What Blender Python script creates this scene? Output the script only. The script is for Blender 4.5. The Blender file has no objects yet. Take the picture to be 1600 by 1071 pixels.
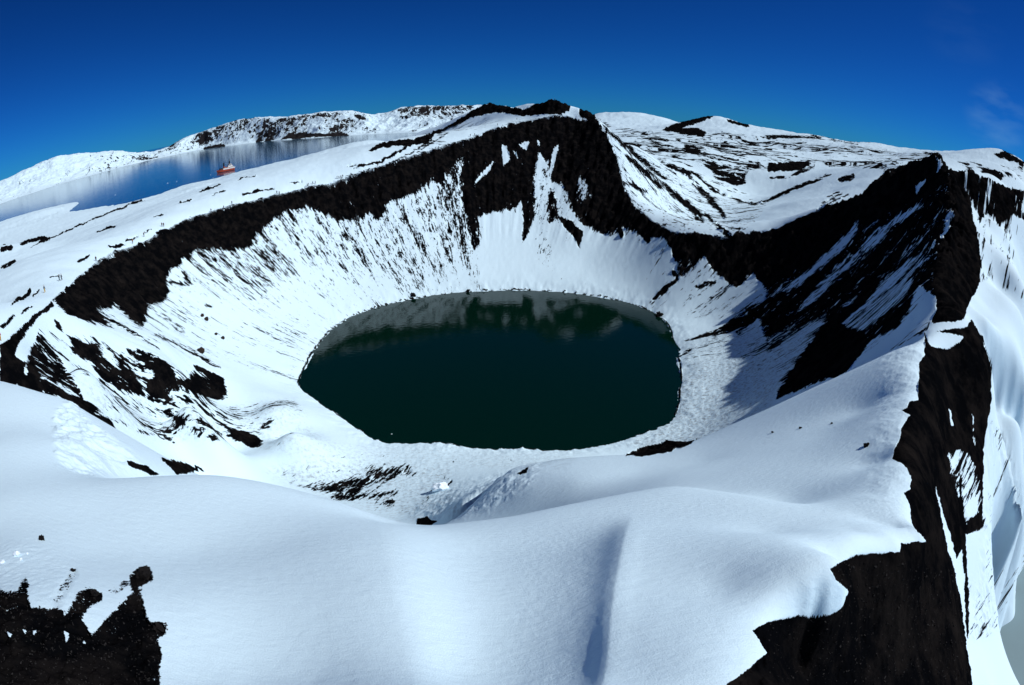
import bpy, math, random
import numpy as np
from mathutils import Vector, Matrix
R = math.radians
sc = bpy.context.scene
COL = sc.collection

# ------------------------------------------------------------------ camera
F_PX, PITCH, CZ = 900.0, R(22.88), 75.0          # photo pixels (1600 wide), downward pitch, height over the lake
cam = bpy.data.cameras.new("camera")
cam.type = 'PANO'
cam.panorama_type = 'FISHEYE_EQUISOLID'
cam.fisheye_lens = 36.0 * F_PX / 1600.0
cam.fisheye_fov = R(180)
cam.sensor_width = 36.0
cam.sensor_fit = 'HORIZONTAL'
cam.clip_start, cam.clip_end = 0.1, 200000
cam_o = bpy.data.objects.new("camera", cam)
cam_o.location = (0, 0, CZ)
cam_o.rotation_euler = (R(90) - PITCH, 0, 0)
COL.objects.link(cam_o)
sc.camera = cam_o

# ------------------------------------------------------------------ sun, sky, exposure
SUN_AZ, SUN_EL = R(92), R(44)
SEA, ICE = -55.0, -54.0
sun = bpy.data.lights.new("sun", 'SUN')
sun.energy, sun.angle, sun.color = 3.9, R(0.5), (1.0, 0.985, 0.96)
sun_o = bpy.data.objects.new("sun", sun)
sdir = Vector((math.sin(SUN_AZ) * math.cos(SUN_EL), math.cos(SUN_AZ) * math.cos(SUN_EL), math.sin(SUN_EL)))
sun_o.rotation_euler = (-sdir).to_track_quat('-Z', 'Y').to_euler()
COL.objects.link(sun_o)
w = bpy.data.worlds.new("World")
sc.world = w
w.use_nodes = True
nt = w.node_tree
nt.nodes.clear()
sky = nt.nodes.new('ShaderNodeTexSky')
sky.sky_type = 'NISHITA'
sky.sun_disc = False
sky.sun_elevation, sky.sun_rotation = SUN_EL, SUN_AZ
sky.altitude, sky.air_density, sky.dust_density, sky.ozone_density = 1500, 0.8, 0.0, 4.0
bg = nt.nodes.new('ShaderNodeBackground')
bg.inputs['Strength'].default_value = 0.106
wo = nt.nodes.new('ShaderNodeOutputWorld')
tint = nt.nodes.new('ShaderNodeMix')               # polarised, deep polar sky
tint.data_type, tint.blend_type = 'RGBA', 'MULTIPLY'
tint.inputs[0].default_value = 1.0
tint.inputs[7].default_value = (0.044, 0.215, 0.40, 1)
nt.links.new(sky.outputs[0], tint.inputs[6])
# a thin wisp of cirrus low in the sky to the right
def world_wisp(az, el, tight, k, seed):
    d = nt.nodes.new('ShaderNodeVectorMath'); d.operation = 'DOT_PRODUCT'
    tc = nt.nodes.new('ShaderNodeTexCoord'); nt.links.new(tc.outputs['Generated'], d.inputs[0])
    d.inputs[1].default_value = (math.sin(R(az)) * math.cos(R(el)), math.cos(R(az)) * math.cos(R(el)), math.sin(R(el)))
    m1 = nt.nodes.new('ShaderNodeMapRange'); m1.interpolation_type = 'SMOOTHERSTEP'; m1.inputs[1].default_value = math.cos(R(tight)); m1.inputs[2].default_value = 1.0; nt.links.new(d.outputs['Value'], m1.inputs[0])
    mp = nt.nodes.new('ShaderNodeMapping'); mp.inputs['Rotation'].default_value = (0, R(48), R(seed)); mp.inputs['Scale'].default_value = (9, 9, 24); nt.links.new(tc.outputs['Generated'], mp.inputs[0])
    no = nt.nodes.new('ShaderNodeTexNoise'); no.inputs['Scale'].default_value = 1.6; no.inputs['Detail'].default_value = 6; nt.links.new(mp.outputs[0], no.inputs['Vector'])
    m2 = nt.nodes.new('ShaderNodeMapRange'); m2.inputs[1].default_value = 0.40; m2.inputs[2].default_value = 0.75; nt.links.new(no.outputs[0], m2.inputs[0])
    q = nt.nodes.new('ShaderNodeMath'); q.operation = 'MULTIPLY'; nt.links.new(m1.outputs[0], q.inputs[0]); nt.links.new(m2.outputs[0], q.inputs[1])
    q2 = nt.nodes.new('ShaderNodeMath'); q2.operation = 'MULTIPLY'; nt.links.new(q.outputs[0], q2.inputs[0]); q2.inputs[1].default_value = k
    return q2.outputs[0]
gm = nt.nodes.new('ShaderNodeGamma'); gm.inputs['Gamma'].default_value = 1.3; nt.links.new(tint.outputs[2], gm.inputs['Color'])
prev = gm.outputs[0]
for az_, el_, ti_, k_, sd_ in ((48.6, 5.6, 4.2, 0.17, 0), (45, 13, 5, 0.02, 20)):
    wm = nt.nodes.new('ShaderNodeMix'); wm.data_type = 'RGBA'; wm.inputs[7].default_value = (2.2, 4.4, 6.6, 1)
    nt.links.new(world_wisp(az_, el_, ti_, k_, sd_), wm.inputs[0]); nt.links.new(prev, wm.inputs[6]); prev = wm.outputs[2]
nt.links.new(prev, bg.inputs['Color'])
nt.links.new(bg.outputs[0], wo.inputs[0])
vs = sc.view_settings
vs.view_transform, vs.look, vs.exposure, vs.gamma = 'Standard', 'None', 0.0, 1.0
sc.cycles.max_bounces = 5
sc.cycles.sample_clamp_indirect = 6

# ------------------------------------------------------------------ fisheye maths
cP, sP = math.cos(PITCH), math.sin(PITCH)
def ray(px, py):
    x = (np.asarray(px, float) - 800) / F_PX; y = (535.5 - np.asarray(py, float)) / F_PX
    r = np.hypot(x, y); th = 2 * np.arcsin(np.clip(r / 2, 0, 1)); s = np.where(r > 1e-9, np.sin(th) / np.maximum(r, 1e-9), 1)
    cx, cy, cz = x * s, y * s, np.cos(th)
    return cx, cz * cP + cy * sP, -cz * sP + cy * cP
def azt(px, py):                                   # azimuth and tangent of elevation
    dx, dy, dz = ray(px, py)
    return np.arctan2(dx, dy), dz / np.hypot(dx, dy)
def proj(X, Y, Z):
    Z = Z - CZ; n = np.maximum(np.sqrt(X * X + Y * Y + Z * Z), 1e-6); X, Y, Z = X / n, Y / n, Z / n
    f = Y * cP - Z * sP; u = Y * sP + Z * cP
    r = 2 * np.sin(np.arccos(np.clip(f, -1, 1)) / 2); h = np.maximum(np.hypot(X, u), 1e-9)
    return 800 + F_PX * r * X / h, 535.5 - F_PX * r * u / h, f

# ------------------------------------------------------------------ noise in numpy
_rs = np.random.RandomState(7)
_perm = _rs.permutation(256); _perm = np.concatenate([_perm, _perm])
_ang = _rs.rand(256) * 2 * np.pi
_gx, _gy = np.cos(_ang).astype(np.float32), np.sin(_ang).astype(np.float32)
def perlin(x, y):
    xi = np.floor(x).astype(np.int32); yi = np.floor(y).astype(np.int32)
    xf = (x - xi).astype(np.float32); yf = (y - yi).astype(np.float32); xi &= 255; yi &= 255
    u = xf * xf * xf * (xf * (xf * 6 - 15) + 10); v = yf * yf * yf * (yf * (yf * 6 - 15) + 10)
    def g(ix, iy, fx, fy):
        h = _perm[_perm[ix & 255] + (iy & 255)]
        return _gx[h] * fx + _gy[h] * fy
    a = g(xi, yi, xf, yf); b = g(xi + 1, yi, xf - 1, yf); c = g(xi, yi + 1, xf, yf - 1); d = g(xi + 1, yi + 1, xf - 1, yf - 1)
    return (a + u * (b - a)) * (1 - v) + (c + u * (d - c)) * v
def fbm(x, y, o=4, gain=0.5, ridged=False):
    s = 0; a = 1.0; f = 1.0
    for k in range(o):
        n = perlin(x * f + 17.3 * k, y * f + 5.7 * k)
        s = s + a * ((0.5 - np.abs(n)) * 1.4 if ridged else n); a *= gain; f *= 2.03
    return s
def sstep(a, b, x):
    t = np.clip((x - a) / (b - a), 0, 1); return t * t * (3 - 2 * t)

# ------------------------------------------------------------------ control points of the land: photo pixel + distance (or height)
CTRL = []                                          # (az, ln r, T, softness)
def add(az, r, T, e=0.03): CTRL.append((az, math.log(r), T, e))
def line(pts, step=0.018, e=0.007):                         # (px, py, r) chain, densified
    q = []
    for px, py, r in pts:
        a, t = azt(px, py); q.append((float(a), math.log(r), float(t)))
    for k in range(len(q) - 1):
        p0, p1 = np.array(q[k]), np.array(q[k + 1])
        n = max(1, int(math.hypot(p1[0] - p0[0], p1[1] - p0[1]) / step))
        for i in range(n): CTRL.append((*(p0 + (p1 - p0) * i / n), e))
    CTRL.append((*q[-1], e))
def pr(*pts):                                      # loose points with distance
    for px, py, r in pts:
        a, t = azt(px, py); add(float(a), r, float(t))
def pz(*pts):                                      # loose points with height
    for px, py, z in pts:
        a, t = azt(px, py); add(float(a), (z - CZ) / float(t), float(t))
def hz(*pts):                                      # hidden points: azimuth in degrees, distance, height
    for a, r, z in pts: add(R(a), r, (z - CZ) / r)

RIM_L = [(0,541,85),(15,521,92),(40,498,102),(63,483,112),(78,472,120),(93,458,130),(108,448,140),(118,438,150),(136,423,164),
 (156,410,180),(181,394,195),(202,387,203),(229,378,212),(250,365,222),(267,357,228),(290,344,238),(325,334,248),(360,322,257),(400,314,265),
 (438,305,272),(481,294,282),(511,290,286),(551,276,294),(581,266,300),(612,255,308),(652,243,318),(685,233,328),(725,221,340),(753,207,352),
 (778,197,360),(800,193,364),(838,187,370),(873,180,374),(893,187,374),(918,191,373)]
RIM_R = [(923,172,378),(931,183,370),(951,206,352),(964,246,330),(974,291,308),(991,322,286),(1022,349,266),(1052,363,252),(1077,369,247),
 (1128,372,243),(1153,371,242),(1200,363,242),(1225,353,242),(1263,334,241),(1283,327,240),(1313,320,238),(1346,309,234),(1361,291,231),
 (1378,284,229),(1386,264,228),(1394,276,227),(1409,262,225),(1427,255,223),(1452,247,221),(1465,243,218),(1480,261,205),(1482,271,198),
 (1480,311,175),(1483,329,165),(1485,362,148),(1467,382,130),(1462,408,115),(1457,443,100),(1465,468,90),(1465,483,85),(1450,506,78),(1445,519,74)]
EDGE = [(1445,519,74),(1445,556,62),(1437,567,60),(1434,607,52),(1434,624,49),(1424,628,47),(1409,643,45),(1422,650,44),(1407,670,41),(1407,685,39),
 (1397,703,36.5),(1394,717,35),(1417,731,33),(1423,743,32),(1423,764,30),(1412,771,29),(1422,794,27),(1426,822,24.5),(1448,846,22),(1407,849,20),
 (1407,863,19),(1376,863,18),(1336,867,16.5),(1296,889,14.8),(1308,907,14),(1326,924,13.5),(1316,950,12.5),(1296,962,12),(1245,962,11.2),
 (1200,972,10.3),(1176,985,9.7),(1198,1020,9),(1160,1053,7.5),(1133,1071,6.8)]
SHORE = [(467,600),(472,585),(480,570),(498,540),(520,515),(555,493),(600,478),(650,467),(700,460),(750,456),(800,454),(860,456),(920,462),(965,470),(1000,480),(1030,495),(1044,510),
 (1050,530),(1058,560),(1062,580),(1060,610),(1056,640),(1048,655),(1015,672),(980,685),(930,697),(880,705),(820,702),(750,700),(690,693),(640,692),(590,687),(565,672),(540,655),(510,635),(490,620),(474,608)]
LC = (-6.0, 172.0)                                 # centre of the crater lake
line(RIM_L); line(RIM_R); line(EDGE, 0.03, 0.026)
shore_xy = []
for px, py in SHORE:
    a, t = azt(px, py); r = -CZ / t
    shore_xy.append((r * math.sin(a), r * math.cos(a)))
    add(float(a), float(r), float(t))
    x, y = shore_xy[-1]; x = LC[0] + (x - LC[0]) * 0.88; y = LC[1] + (y - LC[1]) * 0.88
    rr = math.hypot(x, y); add(math.atan2(x, y), rr, (-4.5 - CZ) / rr)
for th in range(0, 360, 45):
    for q in (0, 30):
        x = LC[0] + q * math.cos(R(th)); y = LC[1] + q * math.sin(R(th)); rr = math.hypot(x, y)
        if q or th == 0: add(math.atan2(x, y), rr, (-12 - CZ) / rr)
sh = np.array(shore_xy) - np.array(LC)
sh_th, sh_d = np.arctan2(sh[:, 1], sh[:, 0]), np.hypot(sh[:, 0], sh[:, 1])
o = np.argsort(sh_th); sh_th, sh_d = sh_th[o], sh_d[o]
def shore_r(th): return np.interp(th, sh_th, sh_d, period=2 * np.pi)
rim_xyz = []
for k, (px, py, r) in enumerate(RIM_L + RIM_R):
    a, t = azt(px, py); rim_xyz.append((r * math.sin(a), r * math.cos(a), CZ + r * t))
for k, (x, y, z) in enumerate(rim_xyz):            # crater wall: concave from the rim down to the shore
    if k % 2 == 0 and k != len(rim_xyz) - 1 and not (k > len(rim_xyz) - 10): continue
    dx, dy = x - LC[0], y - LC[1]; d = math.hypot(dx, dy); th = math.atan2(dy, dx); s0 = float(shore_r(th))
    right = k >= len(RIM_L) + 12
    for f in ((0.2, 0.42, 0.62, 0.8, 0.93) if right else (0.3, 0.6, 0.85)):
        q = s0 + (d - s0) * f; zz = z * (f ** (1.6 if right else 1.25))
        xx, yy = LC[0] + dx / d * q, LC[1] + dy / d * q; rr = math.hypot(xx, yy)
        add(math.atan2(xx, yy), rr, (zz - CZ) / rr)
# crater floor and the lower left wall
pz((540,740,4),(590,770,6.5),(660,760,6),(700,720,3),(620,715,2),(450,690,6),(430,740,9),(340,700,12),(400,640,10),(440,610,4),(320,736,18),(260,735,25),
   (640,803,12),(690,798,19),(730,795,25),(765,785,30),(700,777,15),(740,768,23),(660,775,9),(300,600,20),(200,640,31),(260,670,22),(150,600,37),(90,590,43))
# foreground snow of the summit
pr((0,1071,10.5),(100,1071,10),(200,1071,9.5),(300,1071,9),(400,1071,8.5),(500,1071,8),(600,1071,7.5),(700,1071,7.3),(800,1071,7),(900,1071,6.8),(1000,1071,6.6),(1080,1071,6.6),
   (0,950,13),(150,950,12.6),(300,950,12.2),(450,950,11.8),(600,950,11.3),(750,950,11),(900,950,10.8),(1000,950,10.8),(1120,945,11),
   (0,870,18),(150,870,17.3),(300,870,17),(450,870,16.5),(600,870,16.5),(750,870,16.5),(900,860,17),(1050,850,17.5),(1200,850,18),(1330,838,18.8),
   (0,780,25),(60,760,26),(150,800,22),(0,700,34),(40,660,42))
line([(0,600,60),(50,612,55),(100,622,50),(120,640,47),(140,655,45),(165,675,42),(190,693,40),(215,712,38)])
line([(90,738,29.5),(140,747,28.5),(185,745,28),(250,742,28),(340,740,28),(400,750,27.5),(480,768,26),(540,787,25),(613,822,24),(660,824,24),(720,818,24),(800,807,25),(850,795,26),
      (950,775,28),(1050,758,30),(1130,768,29),(1200,780,27),(1320,800,24),(1400,828,22.5)])
hz((-60,75,50),(-52,62,46),(-50,36,58.2),(-47,34,55.5),(-44,34,52.5),(-40,36,49),(-30,40,45),(-30,55,34),(-22,40,42),(-20,60,23),(-12,40,38),(-12,60,19),(-5,40,37.5),(-3,58,20),(2,38,39.5),
   (2,32,45))
pr((120,690,38),(160,715,36))
line([(770,765,62),(790,752,58),(815,736,57),(830,728,58),(870,718,60),(945,712,61),(980,712,62),(1030,707,63),(1085,690,65),(1140,665,66),(1200,640,68),(1270,608,69),(1330,585,70),(1390,562,70),(1430,540,72)])
pr((900,755,44),(1000,738,46),(1100,722,47),(1200,700,46),(1300,675,46),(1350,640,52),(1385,690,39),(1380,720,36),(1350,770,28.5),(1250,750,34),(1150,748,36),(1050,745,40),(830,770,45))
hz((9,33,47.5),(16,34,48.8),(25,32,51.5),(34,29,54))
# gulf and black wall east of the summit ridge, outer snow, frozen lagoon
line([(1515,501,84),(1535,530,82),(1548,570,80),(1550,620,76),(1543,660,72),(1537,700,68),(1535,760,62),(1535,820,56),(1530,870,52),(1515,930,47),(1510,1010,40),(1520,1071,34)])
pr((1480,560,70),(1480,620,64),(1480,700,55),(1470,800,42),(1450,900,28),(1420,960,23),(1400,1030,18),(1350,940,16.5),(1300,1030,13),(1250,1000,11.5),(1220,1060,9.5))
pr((1580,605,109),(1590,660,107),(1598,720,105),(1570,625,107),(1602,780,104),(1565,720,86),(1565,780,84),(1560,840,88),(1530,950,75),(1545,960,110),(1565,960,150),(1560,885,115),(1545,900,85),(1580,900,165),(1580,855,140),(1600,845,125))
line([(1553,652,92),(1565,685,90),(1578,725,88),(1590,765,87),(1603,802,87)])
line([(1545,520,102),(1558,541,105),(1572,563,108),(1588,588,110),(1603,612,112)])
for px, py, r in [(1558,541,105),(1572,563,108),(1588,588,110),(1603,612,112)]:
    a, t = azt(px, py); add(float(a), r * 0.975, float(t) - 0.07, 0.01)
for px, py, r in [(1565,685,90),(1578,725,88),(1590,765,87)]:
    a, t = azt(px, py); add(float(a), r * 1.05, float(t) - 0.04, 0.01)
pz((1600,890,SEA-1),(1584,922,SEA-1),(1583,977,SEA-1),(1552,998,SEA-1),(1543,1018,SEA-1),(1538,1040,SEA-1),(1525,1071,SEA-1))
pr((1500,267,215),(1515,266,222),(1538,272,235),(1560,288,245),(1600,300,255),(1545,340,205),(1560,350,200),(1580,400,170),(1560,450,145),(1600,450,150),(1535,470,118),(1535,500,108),(1600,500,130),
   (1530,380,170),(1520,330,195),(1510,320,190),(1505,420,130),(1495,470,100))
# snow plain running down to the bay
pz((0,347,SEA+4),(30,339,SEA+12),(60,332,SEA+18),(92,323.5,SEA+8),(106,323,SEA+3),(120,328,SEA-3),(140,326,SEA-1),(165,322,SEA),(200,317.5,SEA),(250,303,SEA),(300,286.5,SEA),(350,276.5,SEA),(400,265,SEA),(500,249,SEA),(574,238,SEA))
pr((0,480,135),(0,420,215),(0,385,330),(0,362,700),(60,380,330),(100,400,260),(100,345,800),(200,350,400),(200,330,900),(300,312,500),(300,297,1000),(400,290,520),(400,273,1100),(500,268,700),(500,255,1200),(600,247,800),(570,258,500),
   (640,236,600),(690,222,520),(740,200,440),(790,184,400),(840,178,385),
   (589,228,1900),(610,222,1500),(639,217,1200))
line([(639,217,1200),(670,212,950),(677,208,900),(702,196,700),(728,179,600),(753,165,520),(768,162,480),(785,166,460),(800,170,445),(820,172,428),(838,162,402),(852,157.5,392),(863,154.5,388),(876,158,386),(891,165,385),(908,169,382),(923,172,378)])
for a in range(-60, 8, 4): hz((a, 3000, -85), (a, 3700, -90))
for a in range(10, 62, 6): hz((a, 3700, -60))
hz((-10,1500,-20),(-10,2600,-75),(-5,800,20),(-3,2500,-75),(0,700,40),(5,600,50),(3,1200,20),(4,2800,-60),(-70,1800,-70),(-80,900,-60),(-72,300,20),(-80,120,40),(-90,60,50),(-90,300,0))
# the land right of the peak, second crater, ridges and far glacier
line([(940,176,2500),(985,176,2500),(1012,180,2500),(1050,187,2400)])
line([(1040,203,1500),(1070,190,1450),(1100,183.5,1450),(1120,183,1450),(1150,190,1450),(1170,199,1450),(1200,208,1500),(1250,212,1500),(1290,214,1400),(1340,225,1300),(1400,232,1200),(1440,235.5,1100),
      (1500,239,1000),(1550,243,900),(1570,237,850),(1585,243,800),(1600,255,780)])
pr((1040,214,1100),(1120,208,1150),(1200,235,950),(960,205,900),(1000,213,700),(1050,230,620),(1100,246,570),(1150,255,580),(1200,258,600),(1260,262,620),(1310,263,540),(1350,262,600),(1420,250,800),(1290,235,900),(1380,245,900),
   (1080,257,545),(1130,278,525),(1165,279,530),(1190,272,540),(1150,300,468),(1190,305,478),(1100,275,490),(1480,250,700),(1540,258,650),(1590,275,560))
line([(1009,250,420),(1042,262,440),(1077,268,455),(1115,296,435),(1153,314,425),(1178,319,420),(1200,314,420),(1230,300,425),(1263,286,435),(1296,276,470)])
pr((1000,230,405),(1000,262,385),(1050,290,370),(1035,330,310),(1100,340,325),(1150,356,290),(1200,340,300),(1250,315,320),(1300,300,350),(1340,285,370),(1080,310,370),(1130,330,350),(1400,252,420),(1360,280,350))
for px, py, r in [(838,163,402),(863,158,388),(891,165,385),(908,169,382),(923,172,378),(931,183,370),(1378,284,229),(1386,267,228),(1394,274,227),(1409,262,225),(1427,255,223),(1440,250,222),(1452,247,221),(1465,243,218),(1474,252,210),(1482,271,198)]:
    a, t = azt(px, py); add(float(a), r * 1.035, float(t) - 0.035, 0.007); add(float(a), r * 1.2, float(t) - 0.06)
hz((12,3500,30),(20,2600,-20),(28,2600,-30),(36,2500,-30),(45,2200,-30),(52,1800,-20),(60,800,30),(60,400,45),(60,260,60),(70,1200,-60),(80,300,-60),(72,40,40),(72,70,6),(72,110,-32),(72,150,-57),(80,40,35),(80,80,-20),(80,140,-60),(66,230,-60),(66,320,-62),(73,260,-62),(70,420,-62),(75,600,-62),(62,330,-62),(62,500,-62),(80,60,25),(75,30,45),(70,15,57),(90,20,52),(90,100,-10),(60,2500,-80),(75,2500,-80),
   (110,15,58),(110,80,15),(130,12,63),(130,80,35),(150,15,66),(150,100,50),(180,12,66),(180,90,52),(-150,15,66),(-150,90,50),(-130,14,66),(-130,80,45),(-110,15,65.5),(-110,70,48),(-90,20,62),
   (180,600,-70),(140,600,-70),(-140,600,-70),(110,400,-70),(-110,600,-70),(180,3000,-90),(120,3000,-90),(-120,3000,-90),(-90,3000,-90),(90,3000,-90))
for a in range(-180, 180, 20): hz((a, 3.2, 67.0))
for a in range(-180, 180, 40): hz((a, 1.0, 68.0))

# ------------------------------------------------------------------ radial basis interpolation of T over (azimuth, ln r)
C = np.array(CTRL)
key = np.round(C[:, :2] / 0.003).astype(int); _, ui = np.unique(key, axis=0, return_index=True); C = C[np.sort(ui)]
C = np.concatenate([C, C[C[:, 0] > R(130)] - [2 * np.pi, 0, 0, 0], C[C[:, 0] < -R(130)] + [2 * np.pi, 0, 0, 0]])
EP2 = C[:, 3] ** 2
PX_, PT_ = C[:, :2], C[:, 2]
D = np.sqrt(((PX_[:, None] - PX_[None]) ** 2).sum(-1) + EP2[None])
N = len(C); Pm = np.c_[np.ones(N), PX_]
A = np.zeros((N + 3, N + 3)); A[:N, :N] = D - np.eye(N) * 0.0012; A[:N, N:] = Pm; A[N:, :N] = Pm.T
W = np.linalg.solve(A, np.r_[PT_, np.zeros(3)])
def rbf(az, lr):
    out = np.empty(len(az), np.float32); Wf = W[:N].astype(np.float32); EP2f = EP2.astype(np.float32); cx, cy = PX_[:, 0].astype(np.float32), PX_[:, 1].astype(np.float32)
    for i in range(0, len(az), 20000):
        a, l = az[i:i + 20000].astype(np.float32), lr[i:i + 20000].astype(np.float32)
        d = (a[:, None] - cx) ** 2; d += (l[:, None] - cy) ** 2; d += EP2f; np.sqrt(d, out=d)
        out[i:i + 20000] = d @ Wf + (W[N] + W[N + 1] * a + W[N + 2] * l)
    return out
fine = np.radians(np.arange(-84, 84.001, 0.09)); coarse = np.radians(np.arange(86, 274.1, 1.5))
AZ = np.concatenate([fine, coarse]); NF = len(fine)
def geo(a, b, s): return np.exp(np.arange(math.log(a), math.log(b), s))
RR = np.concatenate([geo(1.0, 4.6, 0.05), geo(4.6, 62, 0.0036), geo(62, 100, 0.006), geo(100, 460, 0.0042), geo(460, 3600, 0.010)])
NR, NA = len(RR), len(AZ)
def interp_grid():
    ca = np.concatenate([np.radians(np.arange(-84, 28, 0.24)), np.radians(np.arange(28, 84.01, 0.12)), np.radians(np.arange(87, 274, 4.5))])
    cr = np.concatenate([np.log(RR[RR < 20]), np.log(RR[RR >= 20])[::2]]); cr = np.append(cr, math.log(RR[-1]) + 1e-6) if cr[-1] < math.log(RR[-1]) else cr
    ga, gl = np.meshgrid(ca, cr); aa = np.where(ga > np.pi, ga - 2 * np.pi, ga)
    T = rbf(aa.ravel(), gl.ravel()).reshape(ga.shape)
    ca2 = np.append(ca, ca[0] + 2 * np.pi); T = np.c_[T, T[:, :1]]
    j = np.clip(np.searchsorted(ca2, AZ, side='right') - 1, 0, len(ca2) - 2); fa = (AZ - ca2[j]) / (ca2[j + 1] - ca2[j])
    i = np.clip(np.searchsorted(cr, np.log(RR), side='right') - 1, 0, len(cr) - 2); fr = (np.log(RR) - cr[i]) / (cr[i + 1] - cr[i])
    Ti = T[i] * (1 - fr)[:, None] + T[i + 1] * fr[:, None]
    return Ti[:, j] * (1 - fa) + Ti[:, j + 1] * fa
T0 = interp_grid()
def blur(a, n, axis):
    k = np.exp(-0.5 * (np.arange(-2 * n, 2 * n + 1) / n) ** 2); k /= k.sum(); out = np.zeros_like(a)
    pad = [(0, 0), (0, 0)]; pad[axis] = (2 * n, 2 * n); p = np.pad(a, pad, mode='edge')
    for q, kk in enumerate(k): out += kk * (p[q:q + a.shape[0]] if axis == 0 else p[:, q:q + a.shape[1]])
    return out
Tb = blur(blur(T0, 12, 0), 14, 1)
wb = (1 - sstep(26, 60, RR))[:, None] * np.ones(NA)
wb = wb * (1 - 0.85 * sstep(R(33), R(44), AZ))[None] * (np.abs(np.where(AZ > np.pi, AZ - 2 * np.pi, AZ)) < R(80))[None]
T0 = T0 + (Tb - T0) * wb * 0.9
GA, GR = np.meshgrid(AZ, RR)
X = GR * np.sin(GA); Y = GR * np.cos(GA); Z = CZ + GR * T0
AZs = np.where(AZ > np.pi, AZ - 2 * np.pi, AZ)
# snow ridges and the wind scoop in the foreground
a_d = np.degrees(AZs)[None] + 0 * GR
fgw = 1 - sstep(14, 24, GR)
sc1 = 1 - sstep(14, 23, GR)
def azd(px, py): return math.degrees(float(azt(px, py)[0]))
b1 = azd(955, 1000)
sa = np.radians(np.arange(-84, 84, 0.05)) * 180 / np.pi
sl = 0.52 * np.exp(-np.abs((sa - b1) / np.where(sa < b1, 9.0, 0.4)) ** np.where(sa < b1, 1.4, 2.0)) + 0.26 * np.exp(-((sa - b1 + 1.2) / np.where(sa < b1 - 1.2, 2.2, 0.7)) ** 2)
sl -= 0.16 * np.exp(-((sa - b1 - 2.2) / 1.6) ** 2)
sl -= 0.13 * sstep(b1 + 1.5, b1 + 5, sa) * (1 - sstep(b1 + 34, b1 + 42, sa))
hp = np.cumsum(sl) * R(0.05); hp -= hp[0]; hp *= 1 - sstep(b1 + 36, b1 + 60, sa)
brun = np.interp(GR, [6.8, 9.0, 10.8, 14, 20], [azd(938, 1071), azd(944, 1000), azd(952, 945), azd(963, 890), azd(978, 835)])
Z += sc1 * np.interp(a_d - brun + b1, sa, hp, left=0, right=0) * GR
c1 = azd(625, 1000)
Z += fgw * 0.75 * (GR / 9) * np.exp(-((a_d - c1) / np.where(a_d < c1, 17, 9)) ** 2)
Z += np.where(GR < 60, 1, 0) * fbm(X / 9.0, Y / 9.0, 2) * 0.10 * sstep(5, 14, GR)

# crater frame
TH = np.arctan2(Y - LC[1], X - LC[0]); DL = np.hypot(X - LC[0], Y - LC[1])
near_edge = [(213 - 0, 740, 38)] 
lp = [((x - LC[0]), (y - LC[1])) for x, y, z in rim_xyz]
for px, py, r in [(1400,828,22.5),(1200,780,27),(1050,758,30),(850,795,26),(660,824,24),(480,768,26),(340,740,28),(185,745,28),(100,622,50),(0,600,60)]:
    a, t = azt(px, py); lp.append((r * math.sin(a) - LC[0], r * math.cos(a) - LC[1]))
lp = np.array(lp); lth = np.arctan2(lp[:, 1], lp[:, 0]); ld = np.hypot(lp[:, 0], lp[:, 1]); oo = np.argsort(lth)
RIMR = np.interp(TH, lth[oo], ld[oo], period=2 * np.pi); SHR = shore_r(TH)
inside = DL < RIMR
wall = np.where(inside, sstep(SHR + 2, SHR + 22, DL), 0) * sstep(60, 85, GR)

# ------------------------------------------------------------------ where rock shows through the snow
VX, VY, VF = proj(X, Y, Z)
Tz = (Z - CZ) / GR
cm = np.maximum.accumulate(Tz, axis=0)
VIS = (Tz >= cm - 0.012 * np.minimum(1, 60 / GR) - 0.002) & (VF > -0.3)
dZr = np.gradient(Z, axis=0) / np.gradient(RR)[:, None]; dZa = np.gradient(Z, axis=1) / np.gradient(AZ)[None] / GR
SLOPE = np.sqrt(dZr ** 2 + dZa ** 2)
BARE = np.where(GR > 70, 0.16, 0.0) + 0.0 * GR; RAG = np.full(GR.shape, 0.22); DIRT = np.zeros(GR.shape); LUMP = np.where(GR < 26, 0.05, 0.0)
hid = 0.10 + 0.55 * sstep(0.75, 1.3, SLOPE)
vxf, vyf = VX.ravel(), VY.ravel(); visf = VIS.ravel(); rf = GR.ravel()
vis_idx = np.nonzero(visf)[0]; vpx, vpy, vr = vxf[vis_idx], vyf[vis_idx], rf[vis_idx]
# bucket visible vertices by pixel column so that shapes only touch their own
order = np.argsort(vpx); vis_idx = vis_idx[order]; vpx = vpx[order]; vpy = vpy[order]; vr = vr[order]
jx = 2.2 * fbm(vpx / 14, vpy / 14, 3) + 1.0 * perlin(vpx / 3, vpy / 3); jy = 2.2 * fbm(vpx / 14 + 40, vpy / 14 + 9, 3) + 1.0 * perlin(vpx / 3 + 9, vpy / 3 + 5)
def seg_d(x, y, a, b):
    ax, ay = a; bx, by = b; dx, dy = bx - ax, by - ay; L = dx * dx + dy * dy + 1e-9
    t = np.clip(((x - ax) * dx + (y - ay) * dy) / L, 0, 1)
    return np.hypot(x - ax - t * dx, y - ay - t * dy), t
def _apply(sel, m, b, rag, dirt, lump_=None):
    idx = vis_idx[sel]
    for arr, v in ((BARE, b), (RAG, rag), (DIRT, dirt), (LUMP, lump_)):
        if v is not None: fl = arr.ravel(); fl[idx] += (v - fl[idx]) * m
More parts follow.
